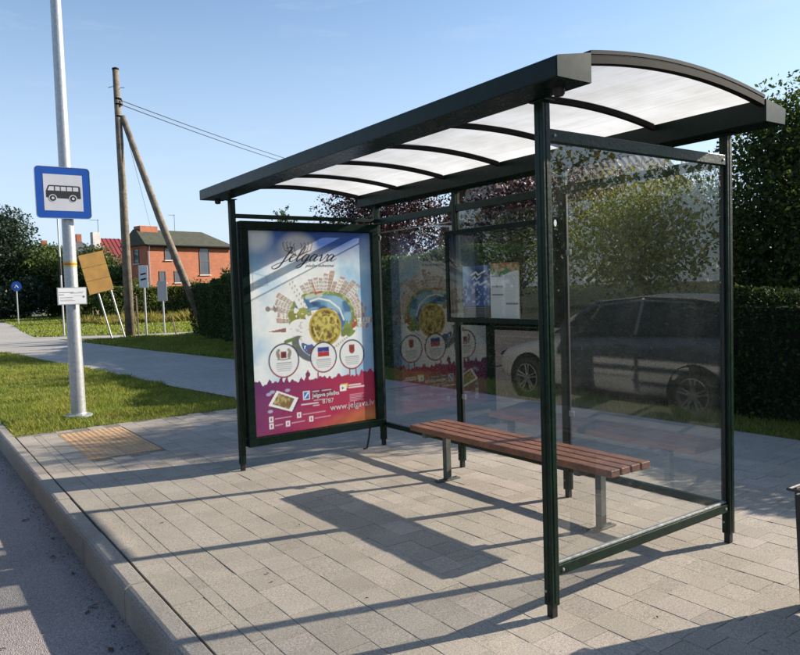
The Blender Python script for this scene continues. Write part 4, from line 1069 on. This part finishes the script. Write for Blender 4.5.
gh = thing('garden_house', 'house with brown ribbed roof and grey walls behind the garden trees', 'house', (-18.6, 21.6, 0), math.radians(72))
HL, HW, WH, RH = 4.2, 3.4, 4.0, 7.35
greyw = surf('grey_brown_render', (0.24, 0.22, 0.19), (0.30, 0.275, 0.24), rough=0.9, scale=2)
MB().box(-HL, HL, -HW, HW, -0.3, WH).build('wall', greyw, gh)
rm = MB()
for s in (-1, 1):
    e_ = HW+0.6; zl = WH-0.35
    rm.add([(-HL-.5, s*e_, zl), (HL+.5, s*e_, zl), (HL+.5, 0, RH), (-HL-.5, 0, RH), (-HL-.5, s*e_, zl-.12), (HL+.5, s*e_, zl-.12), (HL+.5, 0, RH-.12), (-HL-.5, 0, RH-.12)],
           [(0, 1, 2, 3), (4, 7, 6, 5), (0, 4, 5, 1), (1, 5, 6, 2), (3, 2, 6, 7), (0, 3, 7, 4)])
rmo = rm.build('roof', tileM, gh)
for s in (-1, 1):
    for k in range(24):
        x = -HL-.4+k*((2*HL+.75)/23)
        MB().add([(x, s*(HW+.6), WH-.35), (x+.05, s*(HW+.6), WH-.35), (x+.05, 0, RH), (x, 0, RH), (x+.025, s*(HW+.6), WH-.29), (x+.025, 0, RH+.06)], [(0, 4, 5, 3), (1, 2, 5, 4), (0, 1, 4), (3, 5, 2)]).build('roof_rib', tileM, rmo)
for s in (-1, 1):
    x = s*(HL-.03); MB().prism([(-HW, WH), (HW, WH), (0, RH-.25)], x-.03, x+.03, lambda p, q, a: (a, p, q)).build('gable', greyw, gh)
for yy in (-1.3, 1.1):
    winobj(gh, Matrix(((0, 0, 1, 4.2), (1, 0, 0, yy), (0, 1, 0, 1.6), (0, 0, 0, 1))), 0.9, 1.1, MT['winframe'], MT['winpane'])
for xx in (-1.8, 1.4):
    winobj(gh, Matrix(((1, 0, 0, xx), (0, 0, -1, -3.4), (0, 1, 0, 1.6), (0, 0, 0, 1))), 0.9, 1.1, MT['winframe'], MT['winpane'])

# ------------------------------------------------------------------ brick house beyond the meadow
def brickmat():
    mt, N, L, out = newmat('orange_brick')
    p = N.new('ShaderNodeBsdfPrincipled'); L.new(p.outputs[0], out.inputs['Surface']); p.inputs['Roughness'].default_value = 0.9
    tc = N.new('ShaderNodeTexCoord'); mp = N.new('ShaderNodeMapping'); L.new(tc.outputs['Object'], mp.inputs['Vector'])
    mp.inputs['Rotation'].default_value = (math.radians(90), 0, 0)
    sx = N.new('ShaderNodeSeparateXYZ'); L.new(tc.outputs['Object'], sx.inputs[0])
    cb = N.new('ShaderNodeCombineXYZ'); L.new(math_(N, L, 'ADD', sx.outputs[0], sx.outputs[1]), cb.inputs[0]); L.new(sx.outputs[2], cb.inputs[1])
    br = N.new('ShaderNodeTexBrick'); L.new(cb.outputs[0], br.inputs['Vector']); br.inputs['Scale'].default_value = 4.0
    br.inputs['Color1'].default_value = (0.42, 0.135, 0.062, 1); br.inputs['Color2'].default_value = (0.33, 0.10, 0.05, 1); br.inputs['Mortar'].default_value = (0.36, 0.22, 0.15, 1)
    br.inputs['Mortar Size'].default_value = 0.022; br.inputs['Brick Width'].default_value = 1.0; br.inputs['Row Height'].default_value = 0.3
    big = ramp(N, L, noise(N, L, tc.outputs['Object'], 1.1, 5), [(0.3, (0.82, 0.8, 0.8)), (0.65, (1.05, 1.03, 1.0))])
    L.new(mixc(N, L, 0.8, br.outputs['Color'], big, 'MULTIPLY'), p.inputs['Base Color'])
    return mt
BR = brickmat()
greenroof = surf('mossy_dark_roof', (0.040, 0.046, 0.030), (0.062, 0.064, 0.042), rough=0.85, scale=2.5, bump=0.3, bscale=14)
# local frame: x along the lit wall (away to the right), y into the house
bh = thing('brick_house', 'orange brick two storey house with dark green hipped roof', 'house', (-55.48, 14.21, 0), math.atan2(0.97, -0.243))
LX, LY, EH = 8.0, 3.4, 5.72
MB().box(0, LX, 0, LY, -0.3, EH).build('wall', BR, bh)
rv = [(-.35, -.35, EH), (LX+.35, -.35, EH), (LX+.35, LY+.35, EH), (-.35, LY+.35, EH), (-.1, 1.5, EH+1.35), (LX-1.9, 1.5, EH+1.35), (LX-1.9, LY-1.5, EH+1.35), (-.1, LY-1.5, EH+1.35)]
ro = MB().add(rv, [(0, 1, 5, 4), (1, 2, 6, 5), (2, 3, 7, 6), (4, 5, 6, 7), (0, 4, 7, 3), (0, 3, 2, 1)]).build('roof', greenroof, bh)
MB().box(-.36, LX+.36, -.40, -.36, EH-0.14, EH+0.02).build('eaves_board', MT['rib'], ro)
MB().tube([(-.3, -.44, EH-.04), (LX+.3, -.44, EH-.06)], 0.06, 6).build('gutter', MT['trim'], bh)
MB().tube([(-.05, -.40, EH-.08), (.06, -.08, EH-.5), (.06, -.08, 0)], 0.05, 6).build('downpipe', MT['galv'], bh)
MB().box(0.15, 1.7, 1.2, 2.2, EH+0.7, EH+1.62).build('chimney', BR, ro)
MB().tube([(3.6, 1.7, EH+1.3), (3.6, 1.7, EH+2.75)], 0.02, 5).tube([(3.05, 1.7, EH+2.68), (3.65, 1.7, EH+2.68)], 0.015, 5).build('antenna', MT['wire'], ro)
def bw_(x, z, w, h):
    winobj(bh, Matrix(((1, 0, 0, x), (0, 0, -1, 0), (0, 1, 0, z), (0, 0, 0, 1))), w, h, MT['winframe'], MT['winpane'])
bw_(1.83, 5.02, 0.66, 1.0); bw_(1.20, 3.17, 0.58, 0.95); bw_(2.60, 3.17, 0.62, 0.95); bw_(5.22, 4.45, 0.98, 2.25); bw_(6.9, 1.3, 0.8, 1.1)
winobj(bh, Matrix(((0, 0, -1, 0), (-1, 0, 0, 1.7), (0, 1, 0, 4.9), (0, 0, 0, 1))), 0.8, 1.2, MT['winframe'], MT['winpane'])

# house with a red sheet roof to its left
redroof = surf('red_sheet_roof', (0.24, 0.045, 0.040), (0.19, 0.036, 0.034), rough=0.5, scale=2)
cream = surf('cream_render', (0.62, 0.50, 0.34), (0.56, 0.45, 0.31), rough=0.9, scale=2)
rh = thing('red_roof_house', 'cream house with red ribbed sheet roof beyond the leaning board', 'house', (-70.6, 13.3, 0), math.radians(98))
MB().box(-.2, 6.0, 0, 7.0, -0.3, 4.4).build('wall', cream, rh)
rr = MB().add([(-.7, -.5, 4.3), (6.5, -.5, 4.3), (6.5, 7.5, 4.3), (-.7, 7.5, 4.3), (1.9, 3.5, 7.7), (4.2, 3.5, 7.7)], [(0, 1, 5, 4), (1, 2, 5), (2, 3, 4, 5), (3, 0, 4), (0, 3, 2, 1)]).build('roof', redroof, rh)
for k in range(17):
    x = -.6+k*0.42; zt = min(1.0, (x+.7)/2.6, (6.5-x)/2.3)
    MB().tube([(x, -.5, 4.33), (x, -.5+4*zt, 4.33+3.4*zt)], 0.03, 4).build('roof_rib', redroof, rr)
MB().box(1.0, 1.75, 2.2, 2.9, 6.2, 8.2).build('chimney', plast, rr)
MB().tube([(2.0, 3.4, 7.6), (2.0, 3.4, 9.6)], 0.025, 5).tube([(1.2, 3.4, 9.5), (2.1, 3.4, 9.5)], 0.02, 5).build('antenna', MT['wire'], rr)
for xx in (1.2, 3.9):
    winobj(rh, Matrix(((1, 0, 0, xx), (0, 0, -1, 0), (0, 1, 0, 2.6), (0, 0, 0, 1))), 1.0, 1.2, MT['winframe'], MT['winpane'])
# far grey roofed houses on the left
slate = surf('slate_grey_roof', (0.10, 0.10, 0.11), (0.075, 0.075, 0.085), rough=0.8, scale=2)
for k, (lx, ly, w, top, lab) in enumerate(((-106.5, 13.0, 4.2, 9.4, 'far house with slate grey roof and chimney above the left bushes'), (-104.5, 17.2, 4.6, 10.2, 'far house with darker grey roof behind the bus stop pole'))):
    fh = thing('far_house', lab, 'house', (lx, ly, 0), math.radians(92))
    MB().box(-.2, w, 0, 7, -.3, 7.6).build('wall', plast, fh)
    r_ = MB().add([(-.6, -.5, 7.5), (w+.4, -.5, 7.5), (w+.4, 7.5, 7.5), (-.6, 7.5, 7.5), (-.6 if k == 0 else 1.4, 3.5, top), (w+.4 if k == 0 else 2.6, 3.5, top)], [(0, 1, 5, 4), (1, 2, 5), (2, 3, 4, 5), (3, 0, 4), (0, 3, 2, 1)]).build('roof', slate, fh)
    MB().box(2.2, 2.9, 3.0, 3.7, top-1.0, top+.75).build('chimney', BR, r_)
    winobj(fh, Matrix(((1, 0, 0, 1.8), (0, 0, -1, 0), (0, 1, 0, 5.6), (0, 0, 0, 1))), 1.0, 1.2, MT['winframe'], MT['winpane'])

# ------------------------------------------------------------------ trees and hedges far left
hedge('house_hedge', 'trimmed green hedge in front of the orange brick house', [(-46.2, 8.6), (-46.0, 26.0)], 1.6, lambda t: 2.25, LF['farlite'], 31, 330, 0.15, shaggy=0.12)
tree('conifer', 'dark broad conifer at the far left edge', 'tree', (-72.5, 5.0, 0), 10.2, (4.6, 4.0), LF['conifer'], 32, 42000, 0.26, tr=0.25, zlow=0.0, clumps=110, spread=0.26)
tree('far_tree', 'dark green tree beside the conifer with a lower crown', 'tree', (-70.5, 9.6, 0), 7.2, (3.0, 3.0), LF['far'], 33, 20000, 0.24, tr=0.18, zlow=0.0, clumps=60, spread=0.26)
tree('far_bush', 'mid green bush behind the bus stop pole', 'shrub', (-66, 12.3, 0), 6.2, (2.6, 2.6), LF['far'], 34, 18000, 0.22, tr=0.12, zlow=0.0, clumps=50, spread=0.26)
tree('far_bush', 'lighter green bush between the pole and the leaning board', 'shrub', (-60, 12.6, 0), 4.4, (2.2, 1.7), LF['far'], 35, 14000, 0.20, tr=0.1, zlow=0.0, clumps=44, spread=0.26)
tree('far_bush', 'small light green bush under the red roof', 'shrub', (-52, 12.2, 0), 3.3, (1.2, 1.4), LF['farlite'], 36, 7000, 0.16, tr=0.08, zlow=0.0, clumps=30, spread=0.26)
tree('far_bush', 'leafy bush growing against the right of the brick house', 'shrub', (-44, 19.3, 0), 4.3, (1.8, 2.2), LF['far'], 37, 9000, 0.16, tr=0.08, zlow=0.0, clumps=40, spread=0.26, twigs=14)
tree('far_bush', 'low dark bush under the conifer at the far left', 'shrub', (-67.5, 6.3, 0), 3.4, (2.6, 3.2), LF['conifer'], 38, 14000, 0.22, tr=0.08, zlow=0.0, clumps=44, spread=0.28)
rng_ = np.random.default_rng(50); PW_ = []
for k in range(70):
    c = np.array([-130+rng_.uniform(-8, 8), -60+k*3.2, rng_.uniform(2.5, 4.5)]); PW_.append(c+rng_.normal(size=(420, 3))*np.array([2.2, 2.2, 1.8]))
PW_ = np.vstack(PW_); PW_ = PW_[PW_[:, 2] > 0]
o = quads_mesh('far_wood', leaf_quads(PW_, 0.75, rng_), LF['far'], None); tag(o, 'far line of trees on the horizon at the left', 'wood', kind='stuff')

# ------------------------------------------------------------------ utility pole with brace and wires
up_ = thing('utility_pole', 'weathered wooden utility pole propped by a slanting brace', 'utility pole', (-25.85, 4.90, 0))
MB().tube([(0, 0, -0.1), (0.02, 0.0, 5), (-0.03, -0.03, 10.12)], [0.185, 0.15, 0.115], 12).build('pole', MT['wood'], up_, smooth=True)
MB().tube([(2.2, 2.25, -0.1), (1.0, 1.05, 4.4), (0.02, 0.12, 8.35)], [0.15, 0.135, 0.11], 12).build('brace', MT['wood'], up_, smooth=True)
MB().lathe([(0.0, 10.17), (0.125, 10.12), (0.128, 10.06)], 12, lambda r, z, c, s: (r*c-.03, r*s-.03, z)).build('cap', MT['rib'], up_)
for z in (8.95, 8.75, 8.30):
    MB().lathe([(0.128, z), (0.136, z+.015), (0.136, z+.05), (0.128, z+.065)], 12).build('strap', MT['rib'], up_)
MB().tube([(-.3, -.25, 9.45), (.0, -.1, 9.45)], 0.012, 6).tube([(.0, .1, 9.42), (.15, .22, 9.40)], 0.012, 6).build('bracket_pin', MT['wire'], up_)
for k, (a, z) in enumerate(((0.10, 8.86), (0.13, 8.72))):
    MB().lathe([(0, .09), (.03, .085), (.045, .05), (.03, .02), (.04, .0), (0, 0)], 10, lambda r, q, c, s: (a+r*c, .12+r*s, z+q)).build('insulator', surf('porcelain', (.30, .24, .20), rough=.3), up_)
WE = Vector((-49.0, 36.8, 10.4))
for k, (z0, dz) in enumerate(((8.90, 0.0), (8.74, -0.35))):
    a = Vector((-25.75, 5.05, z0)); b = WE+Vector((0.0, 0, dz)); pts = []
    for i in range(25):
        t_ = i/24; p = a.lerp(b, t_); p.z -= 0.55*4*t_*(1-t_); pts.append(p)
    o = MB().tube(pts, 0.016, 5).build('overhead_wire', MT['wire']); tag(o, ('upper' if k == 0 else 'lower')+' of the two black wires running from the utility pole', 'wire')
pts = [Vector((-25.8, 4.95, 8.6)).lerp(Vector((-55.4, 14.6, 6.7)), i/6) for i in range(7)]
o = MB().tube(pts, 0.008, 4).build('service_wire', MT['wire']); tag(o, 'thin service wire dropping from the utility pole to the brick house', 'wire')

# ------------------------------------------------------------------ leaning board and small road signs
ply = surf('bare_orange_plywood', (0.46, 0.26, 0.065), (0.36, 0.20, 0.055), rough=0.8, scale=3, bump=0.2, bscale=10)
lbd = thing('sign_board', 'leaning orange brown plywood board on two thin posts', 'sign', (-26.95, 4.72, 0), math.radians(90))
Mt = Matrix.Rotation(math.radians(-13), 4, 'Y')
for k in range(3):
    MB().box(-0.56, 0.36, -0.02, 0.02, 1.86+k*0.515, 1.86+k*0.515+0.505).tf(Mt).build('board', ply, lbd, bevel=0.005)
for xx in (-0.22, 0.26):
    MB().tube([(xx, 0.06, -0.1), (xx, 0.06, 2.9)], 0.035, 8).tf(Mt).build('leg', MT['galv'], lbd)
def roadsign(name, label, loc, h, plate, w, hh, rz, pm):
    t_ = thing(name, label, 'road sign', (*loc, 0), rz)
    MB().tube([(0, 0, -0.05), (0, 0, h)], 0.038, 8).build('pole', MT['galv'], t_)
    if plate == 'round':
        MB().prism([(w/2*math.cos(k*math.pi/12), h-hh/2+w/2*math.sin(k*math.pi/12)) for k in range(24)], -.065, -.045, lambda p, q, a: (p, a, q)).build('plate', pm, t_)
    elif plate == 'rect':
        MB().prism([(-w/2, h-hh), (w/2, h-hh), (w/2, h), (-w/2, h)], -.065, -.045, lambda p, q, a: (p, a, q)).build('plate', pm, t_, bevel=0.01)
    return t_
t_ = roadsign('road_sign', 'small blue path sign on a thin pole at the far left', (-50.4, 4.2), 2.85, 'round', 0.62, 0.62, math.radians(80), MT['signblue'])
MB().tube([(-.1, -.07, 2.45), (-.02, -.07, 2.62), (.1, -.07, 2.45)], 0.03, 5).build('symbol', MT['white'], t_)
t_ = roadsign('road_sign', 'tall thin white pole hidden behind the bus stop pole', (-31.3, 3.55), 5.1, 'none', 0, 0, 0, None)
MB().tube([(0, 0, 2.6), (0, 0, 3.4)], 0.045, 8).build('dark_sleeve', MT['black'], t_)
t_ = roadsign('road_sign', 'narrow white sign seen edge on right of the utility pole', (-25.74, 5.48), 2.75, 'rect', 0.34, 0.85, math.radians(60), MT['white'])
pk = MB()
for z in (2.2, 2.4): pk.tube([(-.10, -.067, z), (.10, -.067, z+.05)], 0.03, 4)
pk.build('symbol', MT['ink'], t_)
t_ = roadsign('road_sign', 'grey back of a sign on a pole before the house hedge', (-28.4, 6.98), 2.2, 'rect', 0.40, 0.85, math.radians(60), MT['galv'])
o = MB().tube([(-26.0, 5.25, -.05), (-26.0, 5.22, 1.6)], 0.03, 6).build('stake', MT['wood']); tag(o, 'short dark stake close to the foot of the utility pole', 'stake')
o = MB().tube([(-26.6, 6.9, -.05), (-26.75, 6.8, 0.75)], 0.03, 6).build('stake', MT['wood']); tag(o, 'short leaning stake in the grass before the clipped hedge', 'stake')

# ------------------------------------------------------------------ parked car on the road (mirrored in the glass)
car = thing('car', 'silver grey hatchback parked on the road, mirrored in the shelter glass', 'car', (-6.25, -3.33, -0.183))
cp = surf('silver_car_paint', (0.38, 0.39, 0.40), (0.35, 0.36, 0.37), rough=0.28, metal=0.35, scale=2, coat=0.6)
dkg = surf('car_glass', (0.012, 0.014, 0.015), rough=0.04, spec=0.8)
ST = [(0.00, .58, .34, .62), (0.06, .70, .24, .70), (0.35, .80, .20, .78), (0.9, .85, .19, .90), (1.30, .86, .19, .98), (2.2, .87, .19, 1.02), (3.2, .87, .19, 1.06), (3.9, .84, .21, 1.08), (4.22, .79, .26, 1.04), (4.36, .70, .34, .92)]
vs = []; fs = []; n = 12
for (x, w, zb, zt) in ST:
    zm = zb+(zt-zb)*.45
    half = [(0, zb), (w*.8, zb), (w*.96, zb+.07), (w, zm), (w*.97, zt-.10), (w*.86, zt-.01), (0, zt+.02)]
    ring_ = half+[(-p, q) for p, q in half[-2:0:-1]]
    vs += [(x, p, q) for p, q in ring_]
for i in range(len(ST)-1):
    for k in range(n): fs.append((i*n+k, i*n+(k+1) % n, (i+1)*n+(k+1) % n, (i+1)*n+k))
fs += [tuple(range(n)), tuple(range((len(ST)-1)*n, len(ST)*n))]
bo = MB().add(vs, fs).build('body', cp, car, smooth=True); bo.modifiers.new('subdivision', 'SUBSURF').render_levels = 2
GH = [(1.16, .74, .97, .70, 1.00), (1.55, .78, .98, .66, 1.22), (2.02, .79, .99, .60, 1.43), (2.7, .80, 1.0, .60, 1.49), (3.4, .79, 1.02, .58, 1.46), (3.95, .76, 1.04, .55, 1.38), (4.25, .72, 1.02, .62, 1.06)]
vs = []; fs = []
for (x, w0, z0, w1, z1) in GH: vs += [(x, -w0, z0), (x, -w1, z1), (x, w1, z1), (x, w0, z0)]
for i in range(len(GH)-1):
    for k in range(3): fs.append((i*4+k, i*4+k+1, i*4+5+k, i*4+4+k))
MB().add(vs, fs).build('greenhouse', dkg, car, smooth=False)
vs = []; fs = []
for (x, w0, z0, w1, z1) in GH[2:6]: vs += [(x, -w1-.035, z1-.06), (x, -w1+.02, z1+.015), (x, 0, z1+.035), (x, w1-.02, z1+.015), (x, w1+.035, z1-.06)]
for i in range(3):
    for k in range(4): fs.append((i*5+k, i*5+k+1, i*5+6+k, i*5+5+k))
MB().add(vs, fs).build('roof', cp, car, smooth=True)
for s in (-1, 1):
    pil = MB()
    for (a, b) in ((0, 2), (5, 6)):
        A, B = GH[a], GH[b]; pil.tube([(A[0], s*(A[3] if a else A[1]), A[4] if a else A[2]), (B[0], s*(B[3] if b != 6 else B[1]), B[4] if b != 6 else B[2])], 0.035, 6)
    pil.tube([(2.72, s*.80, 1.0), (2.72, s*.615, 1.47)], 0.025, 6); pil.build('pillar', cp, car)
    MB().box(2.45, 2.62, s*.885-.012, s*.885+.012, .86, .89).build('door_handle', cp, car, bevel=.006)
    MB().box(3.35, 3.52, s*.88-.012, s*.88+.012, .88, .91).build('door_handle', cp, car, bevel=.006)
    MB().box(1.62, 1.80, s*.93-.08, s*.93+.08, .97, 1.10).build('mirror', cp, car, bevel=.03)
    MB().lathe([(0, .03), (.09, .02), (.11, 0)], 12, lambda r, z, c, q: (.12+.1*c*r/.11-z, s*.58+r*1.2*q, .64+r*.5*c)).build('headlight', surf('headlight', (.6, .62, .64), rough=.1), car, smooth=True)
    MB().box(4.22, 4.33, s*.66-.08, s*.66+.08, .80, 1.0).build('tail_light', surf('tail_light', (.30, .01, .01), rough=.15), car, bevel=.02)
MB().box(.02, .035, -.35, .35, .38, .48).build('grille', MT['black'], car)
tyre = surf('tyre_rubber', (.012, .012, .012), rough=.8); rimm = surf('alloy_rim', (.30, .31, .32), (.25, .26, .27), rough=.3, metal=.7)
for wx in (0.84, 3.57):
    for s in (-1, 1):
        f = lambda r, z, c, q: (wx+r*c, s*(.80+z), .305+r*q)
        MB().lathe([(.0, .045), (.345, .045), (.375, .052), (.38, .0)], 28, f).build('wheel_arch', MT['black'], car)
        w_ = MB().lathe([(.20, -.12), (.29, -.11), (.305, -.06), (.305, .05), (.29, .085), (.215, .09), (.20, .06), (.20, -.12)], 28, f).build('wheel', tyre, car, smooth=True)
        rb = MB().lathe([(.215, .088), (.20, .092), (.19, .03), (.0, .02)], 28, f)
        for k in range(5):
            t0 = k*2*math.pi/5+.3
            for dt in (-.16, .16):
                c0, s0, c1, s1 = math.cos(t0+dt*1.6), math.sin(t0+dt*1.6), math.cos(t0+dt), math.sin(t0+dt)
                rb.tube([(wx+.05*c0, s*(.80+.075), .305+.05*s0), (wx+.2*c1, s*(.80+.085), .305+.2*s1)], .016, 5)
        rb.lathe([(0, .1), (.05, .095), (.06, .06)], 14, f); rb.build('rim', rimm, w_)

# ------------------------------------------------------------------ the street goes on to the right (mirrored in the end glass)
hedge('hedge', 'garden hedge further along the pavement right of the picture', [(3.5, 4.98), (34, 4.2)], 1.2, lambda t: 1.5, LF['hedge'], 41, 420, 0.09)
for k, (x, y, h, rx, mtl, lab) in enumerate(((5.5, 9.4, 3.9, 1.45, 'far', 'small round garden tree just right of the picture behind the hedge'), (8.6, 10.2, 4.6, 2.3, 'bright', 'yellow green garden tree right of the picture behind the hedge'), (13.5, 10.0, 5.6, 2.6, 'apple', 'dark garden tree right of the picture behind the hedge'), (19.5, 10.5, 6.2, 3.0, 'bright', 'second yellow green garden tree further right behind the hedge'), (27, 11, 6.5, 3.4, 'far', 'broad garden tree far along the hedge on the right'), (16.5, 15.5, 6.6, 3.0, 'plum', 'tall purple garden tree behind the right hand trees'))):
    tree('garden_tree', lab, 'tree', (x, y, 0), h, (rx, rx*.8), LF[mtl], 80+k, 9000, 0.12, tr=.12, zlow=.08, clumps=56, spread=.28)

# ------------------------------------------------------------------ across the road (only mirrored in the glass)
for k, (x, y, h, rx, mtl, lab) in enumerate(((-16, -20, 6.5, 3.0, 'farlite', 'leafy tree across the road opposite the bus stop pole'), (-9, -22, 5.2, 2.8, 'far', 'rounded tree across the road opposite the poster'), (-1, -21, 7.0, 3.3, 'farlite', 'tall tree across the road opposite the bench'), (8, -23, 6.0, 3.2, 'far', 'wide tree across the road behind the viewer'), (-27, -24, 7.5, 3.6, 'far', 'big tree across the road further down the street'))):
    tree('roadside_tree', lab, 'tree', (x, y, -.06), h, (rx, rx), LF[mtl], 60+k, 6500, 0.22, tr=.16, zlow=.15, clumps=50, group='trees across the road')

# ------------------------------------------------------------------ dry leaves in the gutter
lm = surf('dry_leaf', (0.07, 0.032, 0.016), (0.12, 0.06, 0.028), rough=0.8, scale=20)
LR = random.Random(5)
def dryleaf(x, y, z, s, lab, grp):
    pts = [(0, -1), (.35, -.5), (.5, .1), (.25, .7), (0, 1.1), (-.3, .6), (-.5, 0), (-.3, -.55)]
    mb = MB(); mb.add([(0, 0, .25*s)]+[(p*s, q*s, (LR.random()*.35+abs(p)*.3)*s) for p, q in pts], [(0, 1+i, 1+(i+1) % 8) for i in range(8)])
    o = mb.build('dry_leaf', lm); o.location = (x, y, z); o.rotation_euler = (LR.uniform(-.2, .2), LR.uniform(-.2, .2), LR.random()*6.28)
    tag(o, lab, 'leaf', grp)
for (x, y, s) in ((-1.92, -1.56, .030), (-1.86, -1.60, .022), (-1.35, -1.60, .026), (-1.2, -1.56, .016), (-1.6, -1.53, .018), (-.98, -1.58, .018), (-3.9, -1.62, .03), (-2.9, -1.60, .024), (-3.3, -1.53, .02), (-1.7, -2.02, .018), (-1.55, -2.05, .016), (-2.5, -1.55, .018)):
    dryleaf(x, y, -.180, s, 'small dry brown leaf lying on the asphalt near the kerb', 'dry leaves in the gutter')
for (x, y, s) in ((-1.30, -.80, .012), (-1.18, -.83, .010), (-2.55, -.98, .014), (-2.9, -.62, .012), (-1.9, -.3, .012), (.3, .35, .01), (-.7, -.55, .01)):
    dryleaf(x, y, 0.0015, s, 'tiny dark leaf scrap lying on the light pavers', 'leaf scraps on the pavement')

# grit and leaf crumbs swept against the kerb
rg = np.random.default_rng(77); ng = 2600
gx_ = rg.uniform(-9, 1.5, ng); gy_ = -1.465-np.abs(rg.normal(size=ng))*0.075
o = quads_mesh('gutter_grit', leaf_quads(np.column_stack([gx_, gy_, np.full(ng, -0.1795)]), 0.0075, rg, aspect=0.7, up=2.5, svar=0.6), surf('gutter_crumbs', (0.10, 0.075, 0.05), (0.24, 0.20, 0.16), rough=0.9, scale=40))
tag(o, 'fine brown grit lying in the gutter along the kerb', 'grit', kind='stuff')
